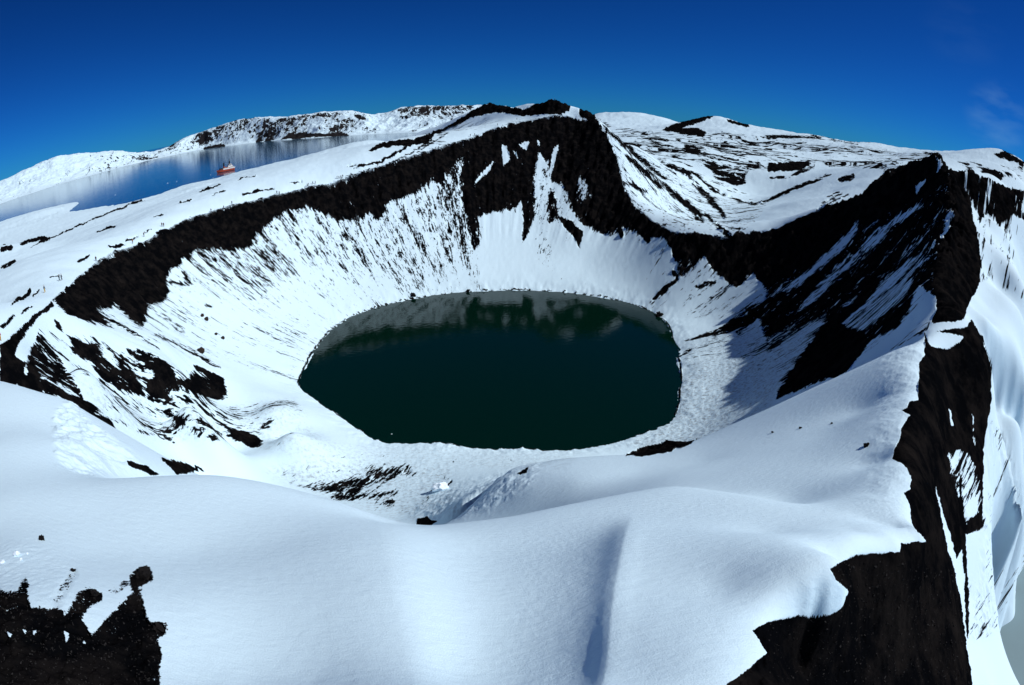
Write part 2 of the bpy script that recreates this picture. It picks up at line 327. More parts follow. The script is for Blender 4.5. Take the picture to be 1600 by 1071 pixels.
def poly(pts, b, f=2.0, rag=None, dirt=None, rmin=0, rmax=1e9, jit=1.0, lump_=None):
    P = np.array(pts, float); lo, hi = P.min(0) - 3 * f - 6, P.max(0) + 3 * f + 6
    i0, i1 = np.searchsorted(vpx, [lo[0], hi[0]])
    s = np.nonzero((vpy[i0:i1] > lo[1]) & (vpy[i0:i1] < hi[1]) & (vr[i0:i1] >= rmin) & (vr[i0:i1] <= rmax))[0] + i0
    if not len(s): return
    x, y = vpx[s] + jx[s] * jit, vpy[s] + jy[s] * jit; ins = np.zeros(len(s), bool); d = np.full(len(s), 1e9)
    for k in range(len(P)):
        a, c = P[k], P[(k + 1) % len(P)]
        cr = ((a[1] > y) != (c[1] > y)) & (x < (c[0] - a[0]) * (y - a[1]) / (c[1] - a[1] + 1e-12) + a[0]); ins ^= cr
        d = np.minimum(d, seg_d(x, y, a, c)[0])
    sd = np.where(ins, d, -d); _apply(s, sstep(-f, f, sd), b, rag, dirt, lump_)
def stroke(pts, wd, b=0.9, f=1.5, rag=0.3, rmin=0, rmax=1e9, taper=True):
    P = np.array(pts, float); lo, hi = P.min(0) - wd - f - 6, P.max(0) + wd + f + 6
    i0, i1 = np.searchsorted(vpx, [lo[0], hi[0]])
    s = np.nonzero((vpy[i0:i1] > lo[1]) & (vpy[i0:i1] < hi[1]) & (vr[i0:i1] >= rmin) & (vr[i0:i1] <= rmax))[0] + i0
    if not len(s): return
    x, y = vpx[s] + jx[s], vpy[s] + jy[s]; d = np.full(len(s), 1e9); n = len(P) - 1
    for k in range(n):
        q, t = seg_d(x, y, P[k], P[k + 1]); g = (k + t) / n
        d = np.minimum(d, q - (wd * 0.5) * (np.sqrt(np.clip(1 - (2 * g - 1) ** 4, 0, 1)) if taper else 1))
    _apply(s, sstep(f, -f, d), b, rag, None)
exec_paint = None
# --- crater wall, left: speckled streaks under a solid cliff band
poly([(84,470),(229,378),(438,305),(612,255),(800,193),(930,250),(1050,380),(1045,500),(1000,478),(800,452),(600,476),(500,535),(465,600),(300,560),(120,500)], 0.27, 8, 0.42)
poly([(300,380),(448,325),(600,330),(720,260),(740,420),(620,440),(480,420),(400,470),(300,440)], 0.39, 25, 0.55)
poly([(760,330),(880,360),(1000,380),(1030,440),(1000,478),(900,458),(760,452),(750,400)], 0.14, 14, 0.35)
poly([(84,470),(100,455),(118,438),(136,423),(156,410),(181,394),(202,387),(229,378),(250,365),(267,357),(290,344),(325,334),(360,322),(400,314),(438,305),(481,294),(511,290),(551,276),(581,266),(612,255),(652,243),(685,233),(725,221),
 (725,241),(705,261),(690,286),(672,281),(657,294),(634,306),(617,309),(607,314),(592,342),(574,332),(561,342),(531,342),(508,334),(496,327),(470,324),(448,327),(425,344),(400,366),(386,386),(363,390),(333,388),(305,388),(292,405),
 (267,418),(257,435),(262,456),(255,468),(232,476),(229,491),(223,510),(202,498),(181,478),(149,486),(174,511),(126,496),(106,491),(88,471)], 1.0, 7, 0.5)
for q in ([(305,392),(340,410)],[(262,440),(302,446)],[(450,330),(462,348)],[(285,425),(300,446)],[(232,478),(290,520)],[(149,486),(250,545)],[(242,522),(290,545),(345,577)],[(320,478),(332,478)]): stroke(q, 5, 0.7, 3, 0.5)
poly([(0,541),(60,488),(80,472),(84,478),(66,490),(45,515),(30,535),(22,555),(40,566),(33,592),(20,602),(0,600)], 0.95, 2, 0.2, rmin=60)
poly([(43,561),(63,514),(81,541),(101,556),(106,584),(131,592),(121,602),(131,622),(161,650),(126,650),(108,624),(58,627),(25,597),(40,582)], 0.92, 7, 0.75, rmin=60)
poly([(85,497),(92,500),(100,520),(88,512)], 0.85, 2, 0.3)
poly([(60,510),(110,515),(190,545),(260,570),(340,590),(350,630),(300,650),(230,640),(150,610),(120,590)], 0.42, 10, 0.6)
poly([(111,524),(151,544),(171,572),(202,579),(219,602),(224,619),(207,619),(181,602),(161,594),(141,561),(116,551)], 0.92, 6, 0.75)
poly([(199,544),(239,554),(267,572),(275,594),(290,599),(302,582),(335,589),(350,594),(355,622),(328,622),(290,607),(262,602),(237,579),(214,561)], 0.95, 5, 0.7)
poly([(300,569),(350,590),(345,596),(305,578)], 0.9, 2, 0.3)
poly([(229,602),(242,594),(265,609),(267,627),(302,647),(290,650),(257,635),(234,627)], 0.95, 5, 0.7)
poly([(120,590),(230,625),(330,640),(460,620),(480,650),(400,690),(250,690),(160,650)], 0.38, 10, 0.55, 0.4)
poly([(96,622),(126,620),(174,658),(192,688),(219,708),(250,735),(235,740),(205,715),(180,692),(150,662),(118,628)], 0.9, 2.5, 0.3, rmin=50)
poly([(199,722),(225,727),(252,743),(235,743),(203,732)], 0.92, 2, 0.2)
poly([(252,717),(290,725),(323,738),(277,742),(262,728)], 0.92, 2, 0.3)
poly([(360,673),(385,676),(400,681),(426,701),(395,700),(365,685)], 0.95, 2, 0.3)
for q in ([(130,640),(200,664)],[(190,665),(275,690)],[(237,632),(335,690)],[(255,680),(275,690)],[(338,645),(356,652)]): stroke(q, 4, 0.7, 2.5, 0.5)
# --- crater floor
poly([(420,735),(560,700),(700,705),(720,800),(620,810),(480,765)], 0.26, 18, 0.4, 0.6)
poly([(440,640),(520,690),(600,700),(800,708),(900,710),(880,735),(700,730),(500,720),(400,700)], 0.2, 8, 0.36, 0.35)
poly([(455,756),(501,768),(536,783),(576,781),(617,769),(581,771),(561,769),(607,749),(650,741),(640,728),(587,730),(561,747),(488,760)], 0.66, 10, 0.55)
poly([(652,812),(667,807),(675,814),(686,814),(680,818),(665,823),(650,822)], 0.97, 1.5, 0.1, rmin=50)
poly([(976,713),(992,703),(1014,693),(1032,683),(1052,679),(1090,677),(1092,686),(1067,699),(1040,708),(1002,713)], 0.95, 2, 0.2)
poly([(805,743),(826,730),(824,738)], 0.9, 1.5, 0.2); stroke([(672,768),(700,757),(708,750)], 4, 0.75, 1.5)
# --- peak and its chutes
poly([(722,240),(725,221),(800,193),(830,188),(840,240),(835,265),(830,300),(800,327),(760,333),(735,342),(718,315),(716,280)], 1.0, 6, 0.5)
poly([(835,188),(873,181),(918,190),(928,180),(951,206),(964,246),(974,291),(991,322),(1022,349),(1052,363),(1045,372),(1010,368),(975,354),(955,366),(936,362),(905,345),(895,325),(890,300),(875,290),(862,280),(852,250),(838,240)], 1.02, 6, 0.5)
poly([(815,290),(833,275),(838,310),(833,340),(826,365),(815,380),(818,340)], 0.85, 3, 0.5)
poly([(730,335),(748,340),(748,385),(738,392)], 0.8, 3, 0.5); poly([(848,300),(866,300),(872,340),(858,350)], 0.75, 4, 0.5); poly([(873,338),(890,345),(911,362),(905,388),(896,370),(880,352)], 0.9, 2, 0.3)
poly([(690,286),(720,250),(722,330),(735,400),(700,370)], 0.52, 8, 0.6)
poly([(835,280),(850,270),(858,300),(856,360),(865,420),(838,420),(836,360)], 0.3, 4, 0.5)
for q in ([(809,228),(818,221),(828,221),(823,236)],[(838,218),(844,222),(843,230)],[(843,240),(848,246),(846,254)],[(800,237),(806,240),(810,252)],[(783,226),(792,228),(798,250),(786,260)],[(738,294),(752,270),(771,253),(765,268)],[(858,268),(864,232),(874,225),(868,255),(862,275)]): poly(q, 0.2, 2, 0.4, jit=0.6)
for q in ([(846,262),(856,250),(858,275),(850,285)],[(838,300),(846,285),(850,310),(843,330)],[(875,285),(882,292),(885,318),(878,312)]): poly(q, 0.35, 3, 0.6)
poly([(905,272),(912,280),(928,305),(905,322),(898,310)], 0.46, 5, 0.6)
for q in ([(1000,360),(1015,380)],[(1040,372),(1060,400)],[(968,358),(972,372)],[(1020,468),(1060,435)],[(1050,425),(1060,432)]): stroke(q, 7, 0.85, 2)
poly([(677,208),(702,196),(728,179),(753,165),(768,160),(785,166),(800,168),(820,171),(838,160),(852,152),(863,148),(876,151),(891,164),(888,175),(873,178),(838,180),(812,182),(790,176),(762,178),(735,184),(715,198),(690,212)], 0.95, 1.5, 0.2)
poly([(905,170),(923,171),(931,183),(948,203),(925,192),(905,180)], 0.92, 1.5, 0.3)
poly([(640,236),(700,200),(760,182),(800,186),(760,200),(690,228)], 0.28, 4, 0.5)
stroke([(551,264),(597,251),(634,231),(665,216)], 4, 0.9, 1.5); stroke([(610,255),(640,240),(680,214)], 2.5, 0.7, 1.5); stroke([(650,238),(700,208)], 2.5, 0.7, 1.5)
poly([(574,236),(589,226),(610,221),(639,216),(670,211),(682,208),(665,222),(640,228),(620,227),(590,234)], 0.95, 1.5, 0.2)
# --- inner wall of the right ridge
poly([(1052,365),(1200,363),(1346,309),(1386,267),(1465,243),(1483,271),(1483,330),(1467,382),(1457,443),(1465,483),(1445,519),(1324,579),(1215,622),(1200,546),(1180,480),(1110,450),(1060,430)], 0.86, 6, 0.6, rmin=62)
poly([(1042,364),(1128,372),(1200,363),(1283,327),(1346,309),(1386,266),(1465,243),(1480,262),(1466,290),(1440,305),(1400,330),(1345,345),(1315,380),(1270,410),(1230,430),(1200,448),(1176,440),(1153,445),(1128,455),(1110,420),(1080,400),(1055,408)], 1.0, 3, 0.3, rmin=150)
poly([(1195,475),(1215,455),(1260,425),(1300,385),(1341,344),(1335,368),(1310,395),(1270,428),(1230,455),(1200,475)], 0.3, 5, 0.6)
poly([(1429,289),(1447,281),(1432,305)], 0.2, 2, 0.3); poly([(1455,248),(1476,258),(1462,275),(1466,256)], 0.25, 2, 0.3)
poly([(1240,492),(1290,430),(1336,395),(1361,368),(1407,335),(1440,315),(1445,322),(1400,352),(1350,394),(1310,432),(1275,470)], 0.42, 4, 0.7)
poly([(1308,511),(1351,473),(1376,440),(1420,405),(1460,386),(1458,400),(1427,430),(1417,461),(1380,495),(1351,518)], 0.45, 4, 0.7)
poly([(1200,546),(1245,519),(1291,493),(1276,526),(1250,561),(1205,620),(1190,630),(1150,640),(1070,600),(1066,540),(1120,520),(1180,500)], 0.3, 8, 0.5, 0.55)
poly([(1324,579),(1361,531),(1400,512),(1437,446),(1465,466),(1462,491),(1442,516),(1376,556)], 0.2, 3, 0.5)
poly([(1397,501),(1417,463),(1425,478),(1400,514)], 0.75, 3, 0.5)
poly([(1276,527),(1311,506),(1341,521),(1361,531),(1324,579),(1306,587),(1250,607),(1214,624),(1238,579),(1263,541)], 0.95, 2.5, 0.35)
poly([(1060,440),(1100,400),(1125,430),(1150,450),(1176,425),(1200,455),(1190,490),(1130,500),(1070,500)], 0.3, 5, 0.45)
poly([(1067,533),(1123,514),(1166,481),(1200,466),(1240,450),(1230,470),(1200,486),(1153,516),(1110,526)], 0.8, 3, 0.5)
poly([(1160,560),(1200,531),(1245,505),(1235,525),(1200,548)], 0.62, 6, 0.6)
for q in ([(1055,560),(1080,545)],[(1125,638),(1160,622)],[(1130,640),(1150,630)],[(1085,450),(1120,440)],[(1150,520),(1180,500)],[(1055,665),(1100,662)]): stroke(q, 4, 0.8, 2, 0.4)
poly([(1066,590),(1150,560),(1220,600),(1200,640),(1100,690),(1040,690),(1000,700),(980,695),(1050,655)], 0.22, 6, 0.3, 0.8, rmin=75)
# --- outer flank right of the peak
poly([(931,183),(964,246),(991,322),(1052,363),(1130,371),(1170,360),(1200,320),(1077,262),(980,210)], 0.33, 4, 0.55)
for q, wd in (([(976,241),(1027,284),(1077,322),(1100,347)],9),([(1027,246),(1072,271),(1102,304),(1135,342)],9),([(1077,266),(1115,296),(1153,314),(1178,319),(1200,314)],4),([(1100,335),(1143,370)],6),([(936,193),(976,228),(1009,256),(1042,281)],7),([(974,284),(1010,300)],6),
  ([(976,219),(998,223)],6),([(1007,227),(1050,236)],4),([(1019,243),(1062,243),(1090,251)],6),([(1067,231),(1110,246),(1123,251)],8),([(1110,243),(1158,247)],5),([(1072,223),(1128,236),(1198,251)],3),([(1160,251),(1182,254)],4),([(1135,217),(1165,221),(1200,221)],6),([(1200,221),(1258,232)],6),
  ([(1200,314),(1225,301),(1263,286),(1300,272)],5),([(1228,280),(1281,256),(1313,259)],6),([(1200,279),(1228,276)],5),([(1310,281),(1336,276)],9),([(1276,327),(1326,304)],3),([(1284,318),(1318,302)],2.5),([(1290,310),(1312,300)],2),([(1440,240),(1470,244)],4),([(1290,214),(1360,226)],3)): stroke(q, wd, 0.8, 2.6, 0.6, rmin=240)
poly([(960,200),(1040,205),(1130,205),(1200,212),(1420,238),(1480,245),(1380,266),(1300,262),(1200,268),(1060,262),(980,225)], 0.43, 4, 0.55, rmin=300)
poly([(1105,262),(1170,268),(1165,287),(1150,290),(1130,285),(1118,282)], 0.58, 4, 0.6, rmin=300)
poly([(1031,203),(1075,186),(1103,181),(1120,181),(1100,188),(1062,200),(1090,202),(1103,206),(1098,216),(1070,210)], 0.9, 2, 0.4, rmin=600); poly([(1135,186),(1170,197),(1172,200),(1138,193)], 0.9, 1.5, 0.3, rmin=600)
poly([(1200,256),(1265,254),(1252,267),(1200,269)], 0.9, 2, 0.35, rmin=300)
poly([(1480,245),(1600,262),(1600,298),(1515,264)], 0.4, 4, 0.5, rmin=300)
poly([(1540,262),(1580,270),(1560,285),(1530,275)], 0.6, 4, 0.5, rmin=300)
poly([(1553,240),(1572,234),(1590,246),(1604,256),(1600,262),(1580,252),(1560,246)], 0.75, 3, 0.5, rmin=300)
poly([(1195,209),(1290,213),(1345,226),(1340,231),(1290,219),(1200,214)], 0.62, 2.5, 0.6, rmin=300)
# --- outer face of the right ridge
poly([(1510,270),(1600,310),(1600,470),(1560,450),(1530,440)], 0.30, 8, 0.55, rmin=90)
poly([(1484,270),(1515,264),(1540,278),(1560,288),(1600,300),(1600,345),(1580,335),(1562,352),(1545,332),(1530,345),(1520,312)], 0.72, 4, 0.6, rmin=90)
poly([(1484,269),(1500,272),(1515,310),(1525,360),(1533,420),(1530,445),(1515,470),(1508,492),(1503,502),(1455,505),(1465,483),(1457,443),(1467,382),(1485,362),(1480,311)], 0.97, 2.5, 0.35)
poly([(1485,330),(1492,340),(1490,352),(1482,348)], 0.4, 2, 0.5)
# --- black wall below the summit ridge
poly([(x, y) for x, y, r in EDGE] + [(1120,1110)] + [(1525,1110),(1520,1071),(1510,1010),(1505,965),(1500,927),(1490,880),(1510,850),(1535,842),(1535,820),(1537,700),(1543,660),(1550,620),(1548,570),(1535,530),(1520,503)], 1.0, 1.6, 0.12)
poly([(1445,519),(1470,505),(1515,500),(1512,510),(1480,515),(1462,518),(1506,526),(1500,536),(1480,546),(1452,541)], 0.0, 1.5, 0.1, jit=0.6)
poly([(1479,708),(1512,704),(1529,729),(1533,762),(1529,808),(1512,817),(1500,783),(1487,762)], 0.44, 8, 0.9)
poly([(1461,757),(1477,812),(1490,854),(1503,920),(1500,930),(1490,890),(1478,845)], 0.0, 2, 0.25)
poly([(1482,638),(1486,640),(1490,665),(1486,666)], 0.2, 1.5, 0.2); stroke([(1519,645),(1523,700)], 3, 0.3, 2, 0.6)
poly([(1512,812),(1535,800),(1548,845),(1540,852),(1520,830)], 0.9, 2, 0.4)
poly([(1503,835),(1545,825),(1570,858),(1583,916),(1575,983),(1535,1000),(1512,1000),(1508,900)], 0.2, 6, 0.4)
stroke([(1500,740),(1505,830),(1510,920),(1512,1000)], 6, 0.9, 2, 0.4)
poly([(1546,655),(1570,720),(1580,830),(1545,800)], 0.12, 5, 0.35)
poly([(820,840),(970,815),(960,950),(930,1080),(780,1080),(800,950)], None, 25, lump_=0.16)
poly([(1545,640),(1575,690),(1610,800),(1610,890),(1580,960),(1540,1000),(1515,1000),(1535,840)], 0.27, 8, 0.42, lump_=0.5)
# --- bare ground at the lower left
BL = [(-40,915),(0,922),(12,926),(28,922),(40,902),(45,912),(43,932),(48,950),(98,952),(101,962),(121,927),(141,919),(161,927),(161,938),(136,952),(129,977),(141,998),(161,972),(192,940),(207,925),(202,902),(217,887),(229,884),(239,894),(237,909),
 (219,917),(224,942),(232,970),(260,975),(257,993),(247,1000),(252,1023),(250,1043),(252,1090),(-40,1090)]
poly(BL, 0.9, 6, 0.6, jit=1.3)
poly([(-40,945),(60,962),(120,965),(150,1000),(175,985),(215,960),(240,985),(240,1090),(-40,1090)], 1.05, 8, 0.4)
poly([(170,925),(195,905),(205,915),(185,930)], 0.5, 4, 0.5); poly([(105,900),(118,888),(120,898),(105,925),(90,950),(80,935)], 0.45, 5, 0.5, 0.5)
for q in ([(10,985),(20,992),(14,996)],[(35,983),(42,985),(38,990)],[(50,985),(58,984),(52,995)],[(99,985),(108,990),(104,1008)],[(131,1000),(134,1006),(128,1005)]): poly(q, 0.1, 1.5, 0.3, jit=0.4)
# --- the plain
for q, wd in (([(9,339),(25,334)],3),([(36,331),(46,329)],7),([(48,329),(62,326)],3),([(30,382),(55,374),(76,371)],6),([(0,391),(20,386)],8),([(47,388),(150,340),(228,312)],2),([(151,364),(181,352)],2.5),([(194,376),(217,368)],3),([(169,388),(197,382)],5),([(244,364),(262,360)],6),
  ([(378,305),(412,296)],4),([(453,286),(473,284)],2.2),([(412,296),(429,294)],2.2),([(17,477),(50,453)],3),([(121,410),(141,400)],3.5),([(76,434),(93,428)],2),([(25,470),(50,455)],4),([(33,493),(53,476)],2.5),([(0,513),(23,493)],6),([(50,462),(62,450)],2.5),([(370,281),(400,274)],2),
  ([(280,320),(300,312)],2),([(240,340),(256,335)],2),([(330,305),(352,298)],2),([(310,300),(345,290)],2),([(225,365),(238,360)],2),([(540,262),(556,258)],2),([(0,420),(25,410)],2.5)): stroke(q, wd, 0.85, 1.2, 0.25, rmin=88)
poly([(86,645),(110,626),(140,655),(200,700),(235,742),(140,745),(92,728),(84,690)], None, 7, lump_=0.8, rmin=30, rmax=60)
poly([(1380,545),(1452,505),(1440,640),(1425,840),(1340,800),(1360,700)], None, 14, lump_=0.16)
poly([(640,800),(690,760),(780,740),(840,725),(830,760),(760,800),(680,820)], None, 10, lump_=0.35, rmin=34)
poly([(-20,850),(60,850),(120,890),(110,950),(-20,930)], None, 10, lump_=0.35)
ring = sstep(-0.6, 0.3, DL - SHR) * (1 - sstep(0.3, 1.1, DL - SHR)) * (GR > 70)
BARE = np.maximum(BARE, ring * 0.72); RAG = np.where(ring > 0.3, 0.25, RAG)
BARE = np.where(VIS, BARE, hid); LANDBARE = BARE; RAG = np.where(VIS, RAG, 0.4)

# ------------------------------------------------------------------ relief
far = sstep(450, 900, GR)
flowg = fbm(TH * 26, DL / 60, 3, 0.55)
wfr = np.clip((DL - SHR) / np.maximum(RIMR - SHR, 1), 0, 1)
Z += wall * (1 - sstep(0.7, 0.95, wfr)) * sstep(10, 20, Z) * flowg * 0.4
rock = sstep(0.45, 0.75, BARE) * sstep(9, 60, GR)
Z += rock * (fbm(X / 5.0, Y / 5.0, 5, 0.6) * 1.1 + fbm(TH * 40, DL / 26, 3) * 0.9) * np.clip(GR / 150, 0.12, 1.6)
Z += far * fbm(X / 160, Y / 160, 5, 0.55) * 6 * (Z > SEA + 6)
Z += sstep(80, 140, GR) * (1 - far) * (1 - wall) * fbm(X / 22, Y / 22, 3) * 0.7
lowleft = sstep(0.6, 0.95, BARE) * (GR < 30)
Z += lowleft * (fbm(X / 0.9, Y / 0.9, 4, 0.6) * 0.22 - 0.06)
lw = LUMP * np.clip(GR / 40, 0.25, 1.5)
Z += lw * (fbm(X / 2.6 + 3, Y / 2.6, 4, 0.55, True) - 0.75) * 0.75 * (GR > 26) + lw * fbm(X / 0.28, Y / 0.42, 3, 0.6) * 0.16 * (GR <= 26)
Z += (1 - sstep(3, 9, np.abs(DL - SHR))) * (GR > 80) * fbm(TH * 22, DL / 5, 3, 0.6) * 0.35
cr_ = np.exp(-((DL - RIMR) / 5.0) ** 2) * (AZs[None] > R(31)) * (GR > 120)
Z += cr_ * (fbm(X / 6, Y / 6, 4, 0.6, True) - 0.75) * 3.2
deb = DIRT * sstep(60, 100, GR)
Z += deb * fbm(X / 1.6, Y / 1.6, 3, 0.6) * 0.22

# flow coordinates for the streaks: u across the fall line, v along it
FU, FV = TH * 110.0, DL * 1.0
pk = (30.0, 378.0)
outer_r = (~inside) & (GA > R(7)) & (GA < R(34)) & (GR > 235)
thp, dp = np.arctan2(Y - pk[1], X - pk[0]), np.hypot(X - pk[0], Y - pk[1])
FU = np.where(outer_r, thp * 70, FU); FV = np.where(outer_r, dp, FV)
plain = (~inside) & (AZs[None] < R(6)) & (GR > 60)
FU, FV = np.where(plain, DL * 0.8, FU), np.where(plain, TH * 90, FV)
fz = (GR > 400) & (AZs[None] > R(6))
FU, FV = np.where(fz, np.log(GR) * 45 + 3.5 * fbm(X / 90, Y / 90, 3), FU), np.where(fz, GA * 130, FV)
of = (~inside) & (AZs[None] > R(44)) & (GR > 16) & (GR < 400)
FU, FV = np.where(of, GA * 150, FU), np.where(of, np.log(GR) * 28, FV)
nr = (GR < 60) & ~of
FU, FV = np.where(nr, X * 8, FU), np.where(nr, Y * 30.0, FV)

# ------------------------------------------------------------------ materials
def nm(name):
    m = bpy.data.materials.new(name); m.use_nodes = True; t = m.node_tree
    return m, t, t.nodes['Principled BSDF'], t.nodes, t.links
def flat(name, col, rough=0.6, spec=0.3, metallic=0.0, var=0.12, scale=6.0):
    m, t, p, n, l = nm(name)
    no = n.new('ShaderNodeTexNoise'); no.inputs['Scale'].default_value = scale; no.inputs['Detail'].default_value = 4
    tc = n.new('ShaderNodeTexCoord'); l.new(tc.outputs['Object'], no.inputs['Vector'])
    mx = n.new('ShaderNodeMix'); mx.data_type = 'RGBA'
    mx.inputs[6].default_value = [c * (1 - var) for c in col] + [1]; mx.inputs[7].default_value = [min(1, c * (1 + var)) for c in col] + [1]
    l.new(no.outputs[0], mx.inputs[0]); l.new(mx.outputs[2], p.inputs['Base Color'])
    p.inputs['Roughness'].default_value = rough; p.inputs['Specular IOR Level'].default_value = spec; p.inputs['Metallic'].default_value = metallic
    return m
SNOW = (0.67, 0.865, 0.965, 1); ROCK = (0.012, 0.0105, 0.010, 1)
def math_(n, l, op, a, b=None):
    q = n.new('ShaderNodeMath'); q.operation = op
    for i, v in enumerate((a, b)):
        if v is None: continue
        if hasattr(v, 'links'): l.new(v, q.inputs[i])
        else: q.inputs[i].default_value = v
    return q.outputs[0]
def snow_rock(name, k=1.0, near=True, rk_=1.0):
    m, t, p, n, l = nm(name)
    def attr(a):
        q = n.new('ShaderNodeAttribute'); q.attribute_name = a; return q
    bare, rag, dirt, flow = attr('bare').outputs['Fac'], attr('rag').outputs['Fac'], attr('dirt').outputs['Fac'], attr('flow').outputs['Vector']
    geo_ = n.new('ShaderNodeNewGeometry').outputs['Position']
    def noise(vec, sx, sy, sz, det, ro=0.55):
        mp = n.new('ShaderNodeMapping'); mp.inputs['Scale'].default_value = (sx, sy, sz); l.new(vec, mp.inputs['Vector'])
        q = n.new('ShaderNodeTexNoise'); q.inputs['Scale'].default_value = 1.0; q.inputs['Detail'].default_value = det; q.inputs['Roughness'].default_value = ro
        l.new(mp.outputs[0], q.inputs['Vector']); return q.outputs[0]
    n0 = noise(flow, 0.22 * k, 0.035 * k, 1, 4, 0.55)
    n1 = noise(flow, 0.95 * k, 0.21 * k, 1, 4, 0.6)
    n2 = noise(flow, 2.4 * k, 0.7 * k, 1, 3, 0.6)
    s = math_(n, l, 'MULTIPLY', math_(n, l, 'SUBTRACT', n0, 0.5), 2.4)
    s = math_(n, l, 'ADD', s, math_(n, l, 'MULTIPLY', math_(n, l, 'SUBTRACT', n1, 0.5), 3.0))
    s = math_(n, l, 'ADD', s, math_(n, l, 'MULTIPLY', math_(n, l, 'SUBTRACT', n2, 0.5), 1.8))
    v = math_(n, l, 'ADD', bare, math_(n, l, 'MULTIPLY', s, rag))
    mr = n.new('ShaderNodeMapRange'); mr.interpolation_type = 'SMOOTHSTEP'; mr.inputs[1].default_value = 0.46; mr.inputs[2].default_value = 0.54; l.new(v, mr.inputs[0])
    fac = mr.outputs[0]
    # dirty snow: fine grit
    g = noise(geo_, 1.1 * k, 1.1 * k, 1.1 * k, 5, 0.7)
    gr = n.new('ShaderNodeMapRange'); gr.inputs[1].default_value = 0.47; gr.inputs[2].default_value = 0.68; l.new(g, gr.inputs[0])
    df = math_(n, l, 'MULTIPLY', math_(n, l, 'MULTIPLY', gr.outputs[0], dirt), 0.9)
    big = noise(geo_, 0.05, 0.05, 0.05, 3)
    sn = n.new('ShaderNodeMix'); sn.data_type = 'RGBA'; sn.inputs[6].default_value = (SNOW[0] * 0.95, SNOW[1] * 0.96, SNOW[2] * 0.97, 1); sn.inputs[7].default_value = SNOW; l.new(big, sn.inputs[0])
    sd = n.new('ShaderNodeMix'); sd.data_type = 'RGBA'; sd.inputs[7].default_value = (0.16, 0.16, 0.165, 1); l.new(sn.outputs[2], sd.inputs[6]); l.new(df, sd.inputs[0])
    rn = noise(geo_, 0.3, 0.3, 0.22, 9, 0.72)
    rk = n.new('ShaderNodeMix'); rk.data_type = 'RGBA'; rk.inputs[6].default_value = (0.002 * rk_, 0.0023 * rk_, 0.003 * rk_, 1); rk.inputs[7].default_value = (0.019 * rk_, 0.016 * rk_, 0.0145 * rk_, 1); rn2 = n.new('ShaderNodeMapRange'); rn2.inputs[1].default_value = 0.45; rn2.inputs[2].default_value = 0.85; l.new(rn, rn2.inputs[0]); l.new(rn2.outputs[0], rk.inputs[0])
    mx = n.new('ShaderNodeMix'); mx.data_type = 'RGBA'; l.new(fac, mx.inputs[0]); l.new(sd.outputs[2], mx.inputs[6]); l.new(rk.outputs[2], mx.inputs[7])
    l.new(mx.outputs[2], p.inputs['Base Color'])
    p.inputs['Roughness'].default_value = 0.75; l.new(math_(n, l, 'MULTIPLY', math_(n, l, 'SUBTRACT', 1.0, fac), 0.12), p.inputs['Specular IOR Level'])
    if near:
        gn = noise(geo_, 22, 22, 22, 4, 0.7); gn2 = noise(geo_, 1.6, 3.4, 2, 5, 0.6)
        hgt = math_(n, l, 'ADD', math_(n, l, 'MULTIPLY', gn, 0.035), math_(n, l, 'MULTIPLY', gn2, 0.09))
        hgt = math_(n, l, 'ADD', hgt, math_(n, l, 'MULTIPLY', rn, math_(n, l, 'MULTIPLY', fac, 0.7)))
        hgt = math_(n, l, 'ADD', hgt, math_(n, l, 'MULTIPLY', g, math_(n, l, 'MULTIPLY', dirt, 0.35)))
        bp = n.new('ShaderNodeBump'); bp.inputs['Strength'].default_value = 0.5; bp.inputs['Distance'].default_value = 1.0
        l.new(hgt, bp.inputs['Height']); l.new(bp.outputs[0], p.inputs['Normal'])
    return m
M_LAND = snow_rock('snow_and_black_rock')
M_HILL = snow_rock('far_snow_and_hazed_rock', 1.0, False, 4.0)  # rock colour lightened for the far hills, distance haze put into the paint

def grid_mesh(name, X, Y, Z, attrs, mat, closed, keep=None, cap=False):
    nr, na = X.shape; nv = nr * na
    co = np.stack([X, Y, Z], -1).reshape(-1, 3).astype(np.float32)
    i, j = np.meshgrid(np.arange(nr - 1), np.arange(na if closed else na - 1), indexing='ij'); j2 = (j + 1) % na
    q = np.stack([i * na + j, i * na + j2, (i + 1) * na + j2, (i + 1) * na + j], -1).reshape(-1, 4)[:, ::-1]
    if keep is not None:
        kf = keep.ravel(); q = q[kf[q].any(1)]
    me = bpy.data.meshes.new(name)
    used = np.zeros(nv, bool); used[q.ravel()] = True; remap = np.cumsum(used) - 1; q = remap[q]; co = co[used]
    loops = q.ravel().astype(np.int32); starts = np.arange(0, len(loops), 4, dtype=np.int32)
    if cap:
        c = np.arange(na, dtype=np.int32)[::-1] if False else np.arange(na, dtype=np.int32)[::-1]
        starts = np.append(starts, len(loops)).astype(np.int32); loops = np.append(loops, remap[c]).astype(np.int32)
    me.vertices.add(len(co)); me.vertices.foreach_set('co', co.ravel())
    me.loops.add(len(loops)); me.loops.foreach_set('vertex_index', loops)
    me.polygons.add(len(starts)); me.polygons.foreach_set('loop_start', starts)
    for an, av in attrs.items():
        if isinstance(av, tuple):
            a = me.attributes.new(an, 'FLOAT_VECTOR', 'POINT'); v = np.stack([av[0], av[1], 0 * av[0]], -1).reshape(-1, 3)[used]; a.data.foreach_set('vector', v.astype(np.float32).ravel())
        else:
            a = me.attributes.new(an, 'FLOAT', 'POINT'); a.data.foreach_set('value', av.ravel()[used].astype(np.float32))
    me.update(calc_edges=True); me.validate()
    me.shade_smooth()
    me.materials.append(mat)
    ob = bpy.data.objects.new(name, me); COL.objects.link(ob)
    return ob
def props(o, label=None, cat=None, group=None, kind=None):
    for k, v in (('label', label), ('category', cat), ('group', group), ('kind', kind)):
        if v: o[k] = v
    return o
